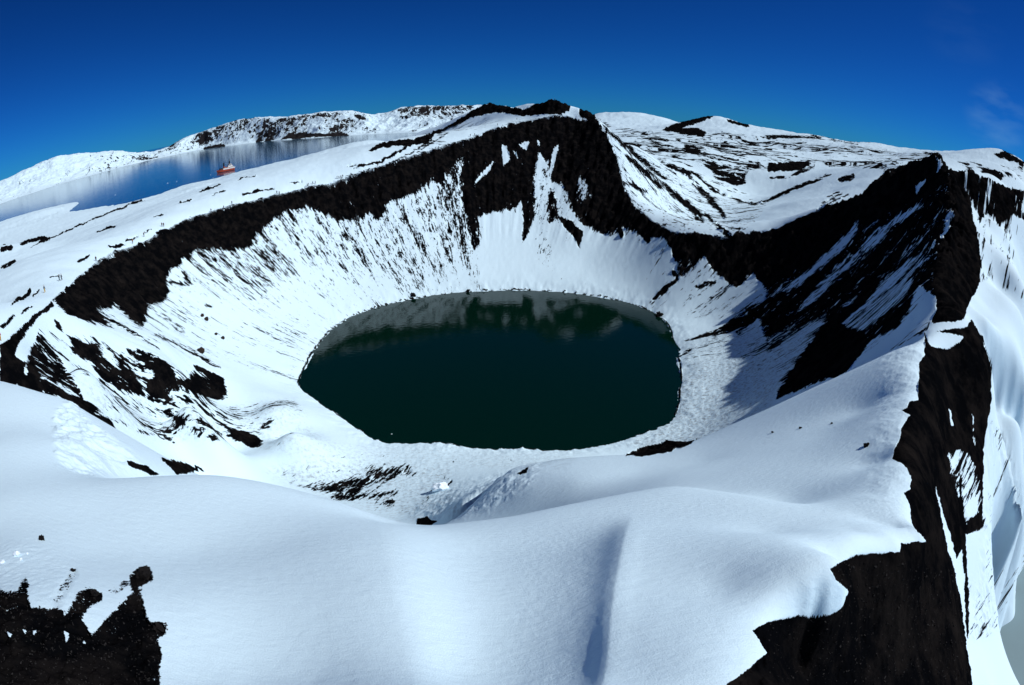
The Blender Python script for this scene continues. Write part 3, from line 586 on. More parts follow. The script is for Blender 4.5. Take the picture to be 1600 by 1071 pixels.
land = grid_mesh('terrain', X, Y, Z, dict(bare=BARE, rag=RAG, dirt=DIRT, flow=(FU, FV)), M_LAND, True, keep=Z > SEA - 8, cap=True)
props(land, 'snow covered volcanic crater with black rock cliffs and a summit ridge', kind='structure')

def surf(az, r):                                   # height of the land
    az = np.asarray(az, float); j = np.clip(np.searchsorted(AZ, az) - 1, 0, NA - 2); fa = np.clip((az - AZ[j]) / (AZ[j + 1] - AZ[j]), 0, 1)
    i = np.clip(np.searchsorted(RR, r) - 1, 0, NR - 2); fr = np.clip((r - RR[i]) / (RR[i + 1] - RR[i]), 0, 1)
    return (Z[i, j] * (1 - fa) + Z[i, j + 1] * fa) * (1 - fr) + (Z[i + 1, j] * (1 - fa) + Z[i + 1, j + 1] * fa) * fr
def hit(px, py, rmin=4.0):                         # where the line of sight through a photo pixel meets the land
    a, t = azt(px, py); a, t = float(a), float(t)
    rs = np.exp(np.arange(math.log(rmin), math.log(3500), 0.002)); h = np.array([0.0])
    h = surf(np.full(len(rs), a), rs); k = np.nonzero(h >= CZ + t * rs)[0]
    if not len(k): k = [int(np.argmax((h - CZ) / rs - t))]
    r = rs[k[0]]; return Vector((r * math.sin(a), r * math.cos(a), float(h[k[0]]))), r, a

# ------------------------------------------------------------------ water
def water(name, col, rough, bump, scale, sy=1.0, ior=1.33):
    m, t, p, n, l = nm(name)
    g = n.new('ShaderNodeNewGeometry'); mp = n.new('ShaderNodeMapping'); mp.inputs['Scale'].default_value = (scale, scale * sy, scale); l.new(g.outputs['Position'], mp.inputs[0])
    no = n.new('ShaderNodeTexNoise'); no.inputs['Scale'].default_value = 1; no.inputs['Detail'].default_value = 4; l.new(mp.outputs[0], no.inputs['Vector'])
    b = n.new('ShaderNodeBump'); b.inputs['Strength'].default_value = bump; b.inputs['Distance'].default_value = 0.1 / scale; l.new(no.outputs[0], b.inputs['Height']); l.new(b.outputs[0], p.inputs['Normal'])
    p.inputs['Base Color'].default_value = (*col, 1); p.inputs['Roughness'].default_value = rough; p.inputs['IOR'].default_value = ior
    if ior < 1.3: p.inputs['Specular Tint'].default_value = (0.72, 1.0, 0.88, 1)
    return m
def sheet(name, pts, z, mat, label):
    me = bpy.data.meshes.new(name); me.from_pydata([(x, y, z) for x, y in pts], [], [list(range(len(pts)))]); me.materials.append(mat)
    ob = bpy.data.objects.new(name, me); COL.objects.link(ob); props(ob, label, kind='structure'); return ob
circ = lambda r, n=96, cx=0, cy=0: [(cx + r * math.cos(2 * math.pi * k / n), cy + r * math.sin(2 * math.pi * k / n)) for k in range(n)]
sheet('lake', circ(72, 96, *LC), 0.0, water('lake_water', (0.0005, 0.011, 0.0065), 0.05, 0.16, 0.6, 1.0, 1.24), 'dark green crater lake ringed by snow slopes')
sheet('bay_water', circ(60000, 128), SEA, water('bay_water', (0.008, 0.065, 0.12), 0.11, 0.08, 0.05), 'calm blue bay between the snow plain and the far hills')
ice_m = flat('lagoon_ice', (0.20, 0.29, 0.32), 0.8, 0.1, var=0.1, scale=0.05)
ip = [(r * math.sin(R(a)), r * math.cos(R(a))) for r, a in [(60, 58), (700, 58), (900, 80), (700, 110), (300, 120), (60, 110)]]
sheet('lagoon_ice', ip, ICE, ice_m, 'flat grey frozen lagoon at the foot of the outer slope')

# ------------------------------------------------------------------ hills across the bay
SK = [(-120,330,7000),(-60,305,7000),(0,285,7000),(40,266,7000),(80,248,7200),(115,241,7300),(145,239,7300),(190,236,7600),(215,240,7800),(240,238,8000),(262,230,8000),(285,218,8000),(310,208,7800),(340,198,7600),(370,188,7200),(400,184,7000),
      (450,183,6800),(500,177,6500),(530,173,6400),(555,175,6300),(580,180,6000),(600,178,6600),(625,170,6600),(650,167,6600),(690,167,6600),(725,166,6600),(745,166,6600),(780,168,6600),(850,172,6600)]
FS = [(-120,352),(-60,338),(0,319),(50,302),(100,286),(160,270),(227,252),(270,243),(320,233),(360,228),(400,223),(450,219),(500,215.5),(576,210.5),(634,208),(680,207),(740,206),(850,206)]
ska = np.array([[*map(float, azt(x, y)), r] for x, y, r in SK]); fsa = np.array([[*map(float, azt(x, y))] for x, y in FS])
ha = np.radians(np.arange(-62, 4, 0.06)); fr_ = np.linspace(-0.06, 1.5, 260)
HA, HF = np.meshgrid(ha, fr_)
Ts, Rs = np.interp(HA, ska[:, 0], ska[:, 1]), np.interp(HA, ska[:, 0], ska[:, 2])
Tf = np.interp(HA, fsa[:, 0], fsa[:, 1]); Rf = (SEA - CZ) / Tf
kk_ = np.exp(-0.5 * (np.arange(-90, 91) / 35.0) ** 2); kk_ /= kk_.sum()
Rs = np.maximum(Rs, Rf + 900); rs1 = np.convolve(np.pad(Rs[0], 90, mode='edge'), kk_, 'valid'); Rs = rs1[None] + 0 * HF
HR = Rf + (Rs - Rf) * HF
zs = CZ + Rs * Ts
f0 = np.clip(HF, 0, 1); prof = 0.25 * f0 + 0.75 * sstep(0.12, 0.95, f0)
HX, HY = HR * np.sin(HA), HR * np.cos(HA)
rid = fbm(HX / 900 + HA * 6, HY / 900, 5, 0.55, True)
HZ = SEA + (zs - SEA) * prof * np.where(HF > 1, 1 - 0.6 * (HF - 1) ** 2 - 0.35 * (HF - 1), 1)
HZ += (rid - 0.75) * 60 * np.sin(np.pi * np.clip(HF, 0, 1)) ** 0.7
HZ += fbm(HX / 180, HY / 180, 4, 0.6) * 14 * sstep(0.02, 0.3, f0)
HZ += np.where(HF < 0, HF * 600, 0)
hx, hy, _ = proj(HX, HY, HZ)
HB = 0.29 + 0.2 * sstep(0.9, 0.6, rid) * sstep(0.05, 0.3, HF) + 0 * HA; HRG = np.full(HA.shape, 0.34)
gz = np.gradient(HZ, axis=0) / np.maximum(np.gradient(HR, axis=0), 1e-3); ga_ = np.gradient(HZ, axis=1) / (np.gradient(ha)[None] * HR)
HB += 0.20 * sstep(0.25, 0.6, np.abs(ga_)) + 0.1 * sstep(0.35, 0.6, gz)
vis_idx = np.arange(HA.size); vpx, vpy, vr = hx.ravel(), hy.ravel(), HR.ravel(); order = np.argsort(vpx); vis_idx = vis_idx[order]; vpx, vpy, vr = vpx[order], vpy[order], vr[order]
BARE, RAG, DIRT = HB, HRG, np.zeros(HA.shape)
jx = 2 * fbm(vpx / 12, vpy / 8, 3); jy = 2 * fbm(vpx / 12 + 40, vpy / 8 + 9, 3)
poly([(0,285),(115,240),(160,238),(150,250),(60,290),(0,315)], 0.2, 6, 0.4); poly([(300,212),(345,198),(352,212),(330,222),(300,228)], 0.62, 5, 0.5)
stroke([(318,234),(352,228)], 7, 0.9, 2); poly([(440,218),(452,208),(475,209),(540,209),(545,212),(470,216)], 0.9, 2, 0.3)
stroke([(555,180),(580,195),(590,203)], 7, 0.85, 3); stroke([(430,190),(480,183),(540,178)], 5, 0.62, 3, 0.5); poly([(620,172),(640,166),(740,164),(735,172),(690,172),(640,185)], 0.62, 4, 0.5); poly([(635,205),(650,203),(652,211),(636,212)], 0.9, 2, 0.2)
poly([(560,190),(620,180),(640,206),(600,208)], 0.12, 6, 0.3); poly([(600,204),(750,204),(750,209),(600,210)], 0.3, 2, 0.4)
BARE = np.minimum(BARE, 0.8)
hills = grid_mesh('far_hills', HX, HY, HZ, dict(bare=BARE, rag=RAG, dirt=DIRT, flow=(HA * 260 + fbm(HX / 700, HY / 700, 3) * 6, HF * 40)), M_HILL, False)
props(hills, 'low snow covered hills with dark rock bands across the bay', kind='structure')
#@@OBJECTS
# ------------------------------------------------------------------ mesh helpers for the things
def mesh_obj(name, verts, faces, mat, parent=None, smooth=False):
    me = bpy.data.meshes.new(name); me.from_pydata(verts, [], faces); me.update(); me.validate(); me.materials.append(mat)
    if smooth: me.shade_smooth()
    ob = bpy.data.objects.new(name, me); COL.objects.link(ob); ob.parent = parent
    return ob
class MB:
    def __init__(s): s.v, s.f = [], []
    def add(s, v, f): o = len(s.v); s.v += [tuple(x) for x in v]; s.f += [tuple(i + o for i in q) for q in f]; return s
    def box(s, x0, x1, y0, y1, z0, z1, t=0.0):     # t: inward taper at the top
        s.add([(x0, y0, z0), (x1, y0, z0), (x1, y1, z0), (x0, y1, z0), (x0 + t, y0 + t, z1), (x1 - t, y0 + t, z1), (x1 - t, y1 - t, z1), (x0 + t, y1 - t, z1)],
              [(3, 2, 1, 0), (4, 5, 6, 7), (0, 1, 5, 4), (1, 2, 6, 5), (2, 3, 7, 6), (3, 0, 4, 7)]); return s
    def tube(s, p, q, r0, r1, n=10):
        p, q = Vector(p), Vector(q); z = (q - p).normalized(); x = z.orthogonal().normalized(); y = z.cross(x); v = []
        for c, r in ((p, r0), (q, r1)): v += [c + (x * math.cos(2 * math.pi * k / n) + y * math.sin(2 * math.pi * k / n)) * r for k in range(n)]
        s.add(v, [(k, (k + 1) % n, n + (k + 1) % n, n + k) for k in range(n)] + [tuple(range(n))[::-1], tuple(range(n, 2 * n))]); return s
    def build(s, name, mat, parent=None, smooth=False): return mesh_obj(name, s.v, s.f, mat, parent, smooth)
def empty(name, loc, rz=0):
    o = bpy.data.objects.new(name, None); COL.objects.link(o); o.location = loc; o.rotation_euler = (0, 0, rz); return o

# ------------------------------------------------------------------ the ship
m_red = flat('red_hull_paint', (0.38, 0.065, 0.035), 0.4); m_white = flat('white_ship_paint', (0.78, 0.78, 0.76), 0.4, var=0.05)
m_dark = flat('dark_ship_paint', (0.012, 0.012, 0.015), 0.5); m_buff = flat('rust_red_funnel_paint', (0.30, 0.07, 0.035), 0.5); m_boot = flat('dark_waterline_paint', (0.05, 0.012, 0.012), 0.5)
m_glass = flat('dark_window_glass', (0.02, 0.025, 0.03), 0.15, 0.5); m_deck = flat('green_grey_deck_paint', (0.10, 0.16, 0.13), 0.7)
a, t = map(float, azt(352.5, 268.3)); rs = (SEA - CZ) / t
ship = empty('ship', (rs * math.sin(a), rs * math.cos(a), SEA), -a + R(180 + 24))
ship.scale = (1, 1, 1.12)
props(ship, 'red hulled ship with white upper works and black funnel anchored on the bay', 'ship')
def hull_ring(z, flare, bow):                      # bow towards +x
    out = []
    for k in range(25):
        s = k / 24; x = -36 + (70 + bow) * s
        b = 7.2 * flare * min(1, (s / 0.10 + 0.62) if s < 0.04 else 1) * (1 - max(0, (s - 0.62) / 0.38) ** 2.1)
        out.append((x, max(b, 0.05)))
    return [(x, b, z) for x, b in out] + [(x, -b, z) for x, b in reversed(out)]
def loft(rings, mat, name, parent, cap_top=True):
    v, f = [], []; n = len(rings[0])
    for rg in rings: v += rg
    for i in range(len(rings) - 1):
        for k in range(n): f.append((i * n + k, i * n + (k + 1) % n, (i + 1) * n + (k + 1) % n, (i + 1) * n + k))
    f.append(tuple(range(n))[::-1])
    if cap_top: f.append(tuple(range((len(rings) - 1) * n, len(rings) * n)))
    return mesh_obj(name, v, f, mat, parent)
hull = loft([hull_ring(1.2, 0.93, 0.5), hull_ring(4, 0.97, 1.5), hull_ring(8.5, 1.0, 3.2)], m_red, 'hull', ship)
loft([hull_ring(-2.0, 0.85, -1), hull_ring(1.2, 0.93, 0.5)], m_boot, 'boot_topping', hull, False)
MB().box(-36, 12, 6.3, 7.45, 7.0, 11.0).box(-36, 12, -7.45, -6.3, 7.0, 11.0).box(-36.5, -35.8, -6.2, 6.2, 8.5, 10.6).build('bulwark', m_white, ship)
MB().box(-34, 24, -6.1, 6.1, 8.5, 8.9).build('deck', m_deck, ship)
su = MB().box(-30, -8, -6, 6, 8.9, 14.5).box(-27, -10, -5.4, 5.4, 14.5, 18.0).build('superstructure', m_white, ship)
for sy in (-1, 1): MB().box(-28.5, -9.5, sy * 6.03 - 0.06, sy * 6.03 + 0.06, 11.0, 12.4).build('window_band', m_glass, su)
br = MB().box(-24, -13, -6.8, 6.8, 18.0, 22.0, 0.3).build('bridge', m_white, ship); MB().box(-12.98, -12.8, -5.9, 5.9, 19.4, 21.0).box(-23, -14, -6.86, -6.7, 19.4, 21.0).box(-23, -14, 6.7, 6.86, 19.4, 21.0).build('bridge_window', m_glass, br)
MB().tube((-18, 0, 22), (-18, 0, 32), 2.8, 2.2).tube((-18, 0, 32), (-18, 0, 40), 0.9, 0.5).box(-18.4, -17.6, -5, 5, 36, 36.6).build('mast', m_dark, ship)
fn = MB().tube((6, 0, 8.9), (5.5, 0, 18), 3.2, 2.9, 16).build('funnel', m_buff, ship); MB().tube((5.5, 0, 18.03), (5, 0, 29), 2.8, 2.4, 16).build('funnel_top', m_dark, fn)
MB().box(12, 24, -4.2, 4.2, 8.9, 12.8, 0.4).build('deckhouse', m_dark, ship)
MB().tube((22, 0, 12.8), (22, 0, 24), 0.5, 0.35).tube((22, 0, 14.5), (12, 0, 20), 0.35, 0.25).build('crane', m_dark, ship)
for sy in (-1, 1):
    for x in (-4, 3):
        b = MB()
        rings = []
        for k in range(9):
            q = k / 8 * 2 - 1; w_ = 1.1 * (1 - q * q) ** 0.5 + 0.02
            rings.append([(x + q * 3, sy * 6.3 + w_ * math.cos(u), 12.2 + w_ * math.sin(u)) for u in np.linspace(0, 2 * math.pi, 9)[:-1]])
        v = sum(rings, []); f = [(i * 8 + k, i * 8 + (k + 1) % 8, (i + 1) * 8 + (k + 1) % 8, (i + 1) * 8 + k) for i in range(8) for k in range(8)]
        b.add(v, f); b.box(x - 2, x - 1.7, sy * 6.3 - 0.15, sy * 6.3 + 0.15, 8.6, 11.4); b.box(x + 1.7, x + 2, sy * 6.3 - 0.15, sy * 6.3 + 0.15, 8.6, 11.4)
        b.build('lifeboat', flat('orange_lifeboat', (0.5, 0.14, 0.03), 0.5) if sy == 1 and x == -4 else bpy.data.materials['orange_lifeboat'] if 'orange_lifeboat' in bpy.data.materials else m_buff, ship)

# ------------------------------------------------------------------ people
def skin_mesh(name, joints, edges, subdiv=1):
    me = bpy.data.meshes.new(name + '_rig'); me.from_pydata([j[:3] for j in joints], edges, [])
    ob = bpy.data.objects.new(name + '_rig', me); COL.objects.link(ob)
    md = ob.modifiers.new('skin', 'SKIN')
    for k, j in enumerate(joints): me.skin_vertices[0].data[k].radius = (j[3], j[4] if len(j) > 4 else j[3]); me.skin_vertices[0].data[k].use_root = k == 0
    if subdiv: sb = ob.modifiers.new('sub', 'SUBSURF'); sb.levels = sb.render_levels = subdiv
    bpy.context.view_layer.update()
    res = bpy.data.meshes.new_from_object(ob.evaluated_get(bpy.context.evaluated_depsgraph_get()))
    bpy.data.objects.remove(ob); res.name = name; res.shade_smooth(); return res
def person_meshes(k, st, arm, bend):               # stride, arm swing, forward lean (facing +y)
    hip = [(0, 0, 0.92, 0.13, 0.11)]
    def legs(r):
        out = []
        for s, d in ((-1, 1), (1, -1)):
            out += [(s * 0.10, 0.01, 0.86, 0.085 * r), (s * 0.11, d * st * 0.42 + 0.04, 0.48, 0.062 * r), (s * 0.115, d * st * 0.75 - 0.02, 0.09, 0.045 * r)]
        return out
    def torso(r): return [(0, bend * 0.3, 1.14, 0.145 * r, 0.10 * r), (0, bend * 0.75, 1.36, 0.165 * r, 0.105 * r)]
    def arms(r):
        out = []
        for s, d in ((-1, -1), (1, 1)):
            out += [(s * 0.20, bend * 0.8, 1.40, 0.062 * r), (s * 0.27, bend * 0.7 + d * arm * 0.2 - 0.02, 1.13, 0.048 * r), (s * 0.26, bend * 0.7 + d * arm * 0.45 + 0.06, 0.90, 0.036 * r)]
        return out
    hd = [(0, bend * 0.95, 1.49, 0.055), (0, bend * 1.05 + 0.02, 1.60, 0.085, 0.095), (0, bend * 1.08 + 0.02, 1.71, 0.075, 0.085)]
    foot = [(-0.115, st * 0.75 + 0.13, 0.045, 0.042), (0.115, -st * 0.75 + 0.13, 0.045, 0.042)]
    nose = [(0, bend * 1.05 + 0.125, 1.60, 0.014)]
    hands = [(s * 0.25, bend * 0.7 + d * arm * 0.55 + 0.10, 0.80, 0.028) for s, d in ((-1, -1), (1, 1))]
    J = hip + torso(0.9) + hd + legs(0.9) + arms(0.9) + foot + nose + hands
    E_ = [(0, 1), (1, 2), (2, 3), (3, 4), (4, 5), (0, 6), (6, 7), (7, 8), (0, 9), (9, 10), (10, 11), (2, 12), (12, 13), (13, 14), (2, 15), (15, 16), (16, 17), (8, 18), (11, 19), (4, 20), (14, 21), (17, 22)]
    body = skin_mesh('person_%d' % k, J, E_)
    JJ = [(0, 0.0, 0.86, 0.165, 0.135)] + torso(1.12) + [(0, bend * 0.92, 1.46, 0.08)] + arms(1.35)
    jacket = skin_mesh('jacket_%d' % k, JJ, [(0, 1), (1, 2), (2, 3), (2, 4), (4, 5), (5, 6), (2, 7), (7, 8), (8, 9)])
    L = [(0, 0, 0.93, 0.14, 0.118)] + legs(1.28)
    trousers = skin_mesh('trousers_%d' % k, L, [(0, 1), (1, 2), (2, 3), (0, 4), (4, 5), (5, 6)])
    hat = skin_mesh('hat_%d' % k, [(0, bend * 1.08 + 0.0, 1.655, 0.094, 0.104), (0, bend * 1.08 + 0.0, 1.74, 0.07, 0.08)], [(0, 1)])
    return body, jacket, trousers, hat
POSES = [person_meshes(0, 0.05, 0.05, 0.02), person_meshes(1, 0.28, 0.35, 0.07), person_meshes(2, 0.12, 0.2, 0.16)]
cloth = {}
def cl(name):
    pal = dict(red=(0.42, 0.02, 0.015), yellow=(0.55, 0.33, 0.02), grey=(0.16, 0.18, 0.22), black=(0.012, 0.012, 0.015), navy=(0.012, 0.018, 0.045), teal=(0.015, 0.05, 0.06), orange=(0.5, 0.16, 0.03), maroon=(0.09, 0.015, 0.025), brown=(0.09, 0.04, 0.025), skin=(0.5, 0.3, 0.22))
    if name not in cloth: cloth[name] = flat(name + ('_cloth' if name != 'skin' else ''), pal[name], 0.85, 0.1, scale=30)
    return cloth[name]
def person(px, py, pose, jac, tro, hat, label, face, rmin=60, group='people walking along the crater rim'):
    p, r, az = hit(px, py, rmin)
    b = bpy.data.objects.new('person', POSES[pose][0]); COL.objects.link(b)
    if not b.data.materials: b.data.materials.append(cl('skin'))
    b.location = p - Vector((0, 0, 0.03)); b.rotation_euler = (0, 0, R(face) - az)
    for nm_, me, c in (('jacket', POSES[pose][1], jac), ('trousers', POSES[pose][2], tro), ('hat', POSES[pose][3], hat)):
        if not me.materials: me.materials.append(cl(c))
        q = bpy.data.objects.new(nm_, me); COL.objects.link(q); q.parent = b
        q.material_slots[0].link = 'OBJECT'; q.material_slots[0].material = cl(c)
    return props(b, label, 'person', group)
PEOPLE = [
 (1.6, 533, 0, 'red', 'yellow', 'black', 'person in red jacket and yellow trousers at the far left end of the rim', -60),
 (70.3, 457.5, 1, 'grey', 'yellow', 'grey', 'person in grey jacket and yellow trousers walking on snow above the left cliff', -70),
 (93.2, 439.8, 1, 'teal', 'teal', 'black', 'person in teal clothes, left of the two striding side by side above the left cliff', -75),
 (96.8, 438.8, 1, 'navy', 'black', 'navy', 'person in navy jacket, right of the two striding side by side above the left cliff', -75),
 (150.5, 409, 0, 'black', 'navy', 'black', 'person in dark clothes standing alone at the edge of the left cliff', 20),
 (207.5, 381.3, 0, 'orange', 'grey', 'orange', 'person in orange jacket and grey trousers beside a long dark patch on the plain', -40),
 (225.2, 371.0, 1, 'maroon', 'black', 'maroon', 'person in dark red jacket walking between two dark streaks on the plain', -60),
 (253.4, 354.9, 0, 'brown', 'black', 'brown', 'person in brown jacket, left of the close pair above the snow lip of the cliff', 30),
 (256.0, 354.6, 0, 'maroon', 'brown', 'black', 'person in maroon jacket, right of the close pair above the snow lip of the cliff', -30),
 (330.0, 332.3, 0, 'grey', 'grey', 'grey', 'person in pale grey clothes standing on the rim above the darkest cliff', 10),
 (350.0, 327.5, 0, 'black', 'black', 'black', 'person in black at the cliff edge below the ship', 50),
 (362.5, 320.6, 0, 'grey', 'navy', 'black', 'person in grey jacket on the rim just right of below the ship', -20),
 (432.8, 303.9, 0, 'grey', 'black', 'grey', 'slim person in grey jacket, left of a pair on the rim edge', 0),
 (436.5, 304.2, 0, 'navy', 'black', 'black', 'person in navy jacket, right of a pair on the rim edge', 40),
 (480.2, 292.0, 1, 'black', 'black', 'black', 'person in black walking behind a group of four on the rim', -70),
 (482.4, 291.0, 0, 'navy', 'grey', 'grey', 'person in navy jacket partly hidden beside the one in black on the rim', -70),
 (488.7, 289.4, 1, 'teal', 'black', 'black', 'person in teal jacket within the group of four on the rim', -70),
 (492.8, 289.0, 0, 'maroon', 'black', 'maroon', 'person in maroon jacket leading the group of four on the rim', -70),
 (526.6, 280.4, 2, 'teal', 'teal', 'black', 'person in teal stooping at the left of a row of four on the rim', -80),
 (529.7, 280.4, 0, 'maroon', 'black', 'black', 'person in maroon jacket second in the row of four on the rim', -60),
 (532.8, 279.4, 0, 'grey', 'grey', 'grey', 'slim person in grey third in the row of four on the rim', 0),
 (535.7, 278.7, 0, 'navy', 'navy', 'black', 'person in navy at the right of the row of four on the rim', 20),
 (548.7, 275.5, 0, 'black', 'black', 'black', 'person in black standing alone ahead of the row of four on the rim', 0),
 (590.2, 261.5, 1, 'black', 'navy', 'black', 'person in dark clothes walking up the rim beside a narrow dark wedge', -60),
 (680.0, 234.5, 2, 'black', 'black', 'black', 'person in black stooping, lower of two on the steep rim under the ridge', -60),
 (685.5, 232.8, 1, 'navy', 'black', 'black', 'person in navy jacket, upper of two on the steep rim under the ridge', -60),
 (735.0, 214.5, 1, 'black', 'black', 'black', 'person in black, lower of two climbing the snow band towards the summit', -60),
 (741.5, 212.6, 1, 'navy', 'black', 'navy', 'person in navy jacket, upper of two climbing the snow band towards the summit', -60),
 (777.3, 197.0, 0, 'black', 'navy', 'black', 'person in dark clothes alone high on the snow band below the twin tops', -60),
 (807.6, 187.8, 0, 'maroon', 'black', 'black', 'person in maroon jacket alone on the snow below the dark summit cone', -60),
 (862.4, 158.6, 0, 'black', 'black', 'black', 'person in black, left of the two on top of the dark summit', 30),
 (866.8, 158.8, 0, 'navy', 'black', 'black', 'person in navy jacket, right of the two on top of the dark summit', -30)]
for q in PEOPLE: person(*q[:6], q[6], q[7])

# ------------------------------------------------------------------ boulders, snow lumps and ice floes
m_boul = flat('brown_black_boulder', (0.035, 0.026, 0.021), 0.9, 0.05, var=0.5, scale=3); m_dkb = flat('black_boulder', (0.010, 0.009, 0.009), 0.9, 0.05, var=0.5, scale=3)
m_lump = flat('snow_lump', (0.74, 0.85, 0.94), 0.8, 0.1, var=0.05); m_ice = flat('pale_ice', (0.75, 0.85, 0.9), 0.4, 0.4, var=0.05)
def lump_mesh(name, seed, mat, sq=(1, 1, 0.8), rough=0.35):
    import bmesh
    bm = bmesh.new(); bmesh.ops.create_icosphere(bm, subdivisions=3, radius=1.0); rnd = random.Random(seed)
    pl = [(Vector((rnd.gauss(0, 1), rnd.gauss(0, 1), rnd.gauss(0, 1))).normalized(), rnd.uniform(0.55, 0.9)) for _ in range(9)]
    for v in bm.verts:
        d = v.co.normalized(); r = 1.0
        for nrm, off in pl:
            c = d.dot(nrm)
            if c > 1e-3: r = min(r, off / c)
        n_ = float(perlin(np.array([d.x * 2.3 + seed]), np.array([d.y * 2.3 + d.z * 1.7]))[0]); v.co = Vector((d.x * sq[0], d.y * sq[1], d.z * sq[2])) * (r * (1 + rough * n_))
    me = bpy.data.meshes.new(name); bm.to_mesh(me); bm.free(); me.materials.append(mat); return me
BM = [lump_mesh('boulder', k, m_boul) for k in range(4)]; DM = [lump_mesh('boulder', 10 + k, m_dkb, rough=0.9) for k in range(3)]; SM = [lump_mesh('snow_lump', 20 + k, m_lump, (1, 0.9, 0.6), 0.6) for k in range(3)]
def lump(name, meshes, k, px, py, wpx, label, cat, group, rmin=4.0, sink=0.25, stretch=(1, 1, 1), rz=None):
    p, r, az = hit(px, py, rmin); d = (p - Vector((0, 0, CZ))).length; s = wpx / 2 / F_PX * d * 1.1
    o = bpy.data.objects.new(name, meshes[k % len(meshes)]); COL.objects.link(o); o.location = p + Vector((0, 0, s * (0.8 - sink) * stretch[2] * 0.6))
    o.scale = (s * stretch[0], s * stretch[1], s * stretch[2]); o.rotation_euler = (0, 0, (k * 1.3 if rz is None else rz) - az)
    return props(o, label, cat, group)
G1 = 'boulders lying on the snow'
for k, (px, py, wp, lab) in enumerate([
 (316, 495, 6.5, 'brown boulder, left of the two side by side on the left crater wall'),
 (323, 501, 8, 'brown boulder, right of the two side by side on the left crater wall'),
 (314.5, 552, 13, 'largest brown boulder, pointed, alone on the snow of the left crater wall'),
 (337.5, 523.5, 5, 'small brown boulder, left of the pair beside a dark streak on the crater wall'),
 (348, 530, 6.5, 'brown boulder, right of the pair beside a dark streak on the crater wall')]): lump('boulder', BM, k, px, py, wp, lab, 'boulder', G1, 60)
for k, (px, py, wp, lab) in enumerate([
 (66.5, 843, 11, 'black stone half buried in the smooth snow at the lower left'),
 (1352.5, 698, 9.5, 'black stone alone on the snow dome beside the right cliff'),
 (226, 903, 30, 'rounded black boulder at the upper tip of the bare ground, lower left'),
 (249, 986, 18, 'black boulder at the right side of the bare ground, lower left'),
 (148, 931, 16, 'black boulder at the top of the bare ground left of the curved snow tongue'),
 (115, 893, 8, 'small black stone sticking out of the snow above the bare ground'),
 (612, 786, 9, 'flat black stone on the debris snow below the lake'),
 (646, 463.5, 8, 'black stone on the left part of the far lake shore'),
 (731, 456.5, 6, 'black stone on the middle of the far lake shore'),
 (1031, 494, 10, 'black stone on the right end of the far lake shore'),
 (1250, 670, 5, 'small dark stone, middle of the row on the right snow dome'),
 (1207, 676.5, 4.5, 'small dark stone, left end of the row on the right snow dome'),
 (1299, 663, 4, 'small dark stone, right end of the row on the right snow dome')]): lump('boulder', DM, k, px, py, wp, lab, 'boulder', G1, 4 if py > 780 else 30)
lump('snow_block', SM, 0, 690, 766, 26, 'snow covered block with a sharp blue shaded side on the crater floor', 'snow block', None, 50, 0.1, (1.1, 0.8, 1.0), 0.4)
for k, (px, py, wp, lab) in enumerate([(28, 868, 13, 'largest clump of icy snow near the left edge'), (33, 876, 7, 'small clump of icy snow just below the largest one'), (4, 880, 8, 'clump of icy snow at the very left edge'), (43, 866, 4, 'tiny clump of icy snow right of the largest one')]):
    lump('snow_lump', SM, k, px, py, wp, lab, 'snow lump', 'snow lumps above the bare ground')
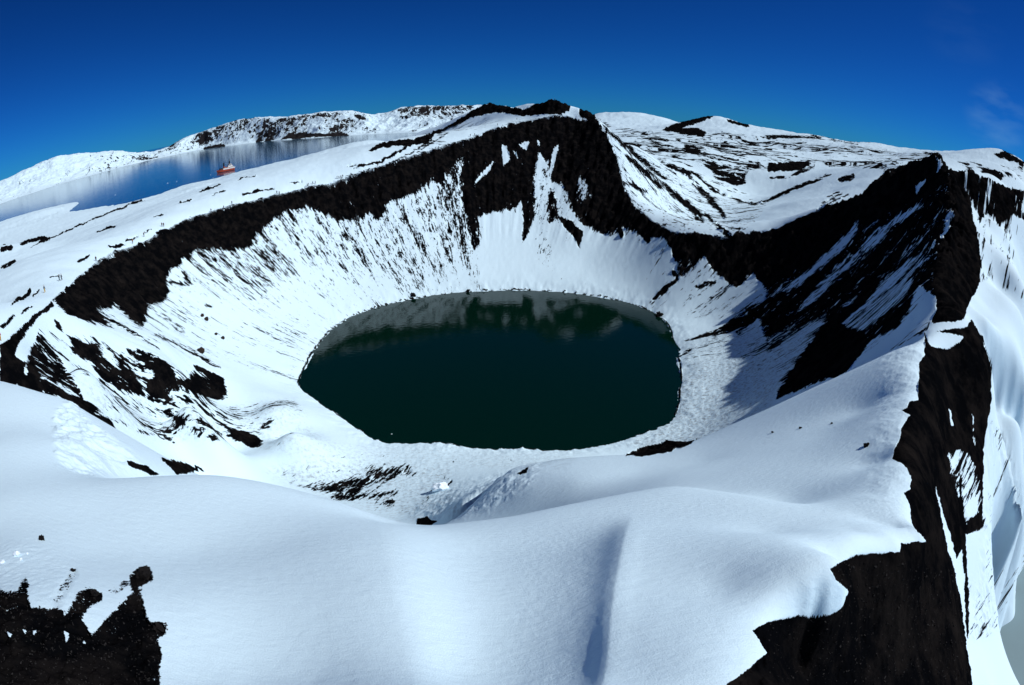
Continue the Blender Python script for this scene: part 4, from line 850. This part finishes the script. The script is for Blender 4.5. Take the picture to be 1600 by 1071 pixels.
def floe(px, py, wpx, z, lab, group, k):
    a, t = map(float, azt(px, py)); r = (z - CZ) / t; s = wpx / 2 / F_PX * math.hypot(r, CZ - z)
    o = bpy.data.objects.new('ice_floe', FM[k % 2]); COL.objects.link(o); o.location = (r * math.sin(a), r * math.cos(a), z + 0.05 * s); o.scale = (s, s * 0.8, s * 0.7); o.rotation_euler = (0, 0, k); props(o, lab, 'ice floe', group)
FM = [lump_mesh('ice_floe', 40 + k, m_ice, (1, 0.8, 0.5), 0.5) for k in range(2)]
floe(612, 678.5, 2.6, 0.0, 'tiny white ice floe floating near the lake shore closest to the viewer', None, 0)
for k, (px, py, wp, lab) in enumerate([(329, 273.5, 2, 'ice floe left of the ship'), (345, 277.3, 2.4, 'ice floe in front of the ship bow'), (366.5, 271.3, 2, 'ice floe just right of the ship'), (333, 278, 1.6, 'small ice floe below the one left of the ship'),
 (262, 286.5, 2.2, 'ice floe, left of two in the middle of the bay'), (276, 284, 2.2, 'ice floe, right of two in the middle of the bay'), (180, 305, 2, 'ice floe close to the near shore at the left of the bay')]):
    floe(px, py, wp, SEA, lab + ' on the blue bay' if 'bay' not in lab else lab + ' on blue water', 'ice floes drifting on the bay', k)

# ------------------------------------------------------------------ gravel on the bare ground (uncountable)
rnd = random.Random(5); g = MB()
m_grav = flat('mixed_gravel', (0.022, 0.021, 0.021), 0.95, 0.05, var=0.9, scale=9)
placed = 0
for q in range(3000):
    if q < 1300: px, py = rnd.uniform(0, 262), rnd.uniform(895, 1075)
    else: px, py = rnd.uniform(1200, 1515), rnd.uniform(880, 1070)
    a, t = map(float, azt(px, py)); j = int(np.clip(np.searchsorted(AZ, a), 0, NA - 1))
    col = (Z[:, j] - CZ) / RR; i = int(np.argmax((col >= t) & (RR > 5)))
    if LANDBARE[i, j] < (0.25 if px < 300 else 0.8): continue
    p = Vector((RR[i] * math.sin(a), RR[i] * math.cos(a), Z[i, j])); s = RR[i] * rnd.choice([0.0012, 0.0016, 0.0022, 0.003, 0.0045, 0.003])
    v = [p + Vector((rnd.uniform(-1, 1), rnd.uniform(-1, 1), rnd.uniform(-0.4, 1))) * s for _ in range(5)]
    g.add(v, [(0, 1, 2), (0, 2, 3), (0, 3, 1), (1, 2, 4), (2, 3, 4), (3, 1, 4)])
gv = g.build('gravel', m_grav); props(gv, 'loose grey gravel and grit on the bare black ground', kind='stuff')
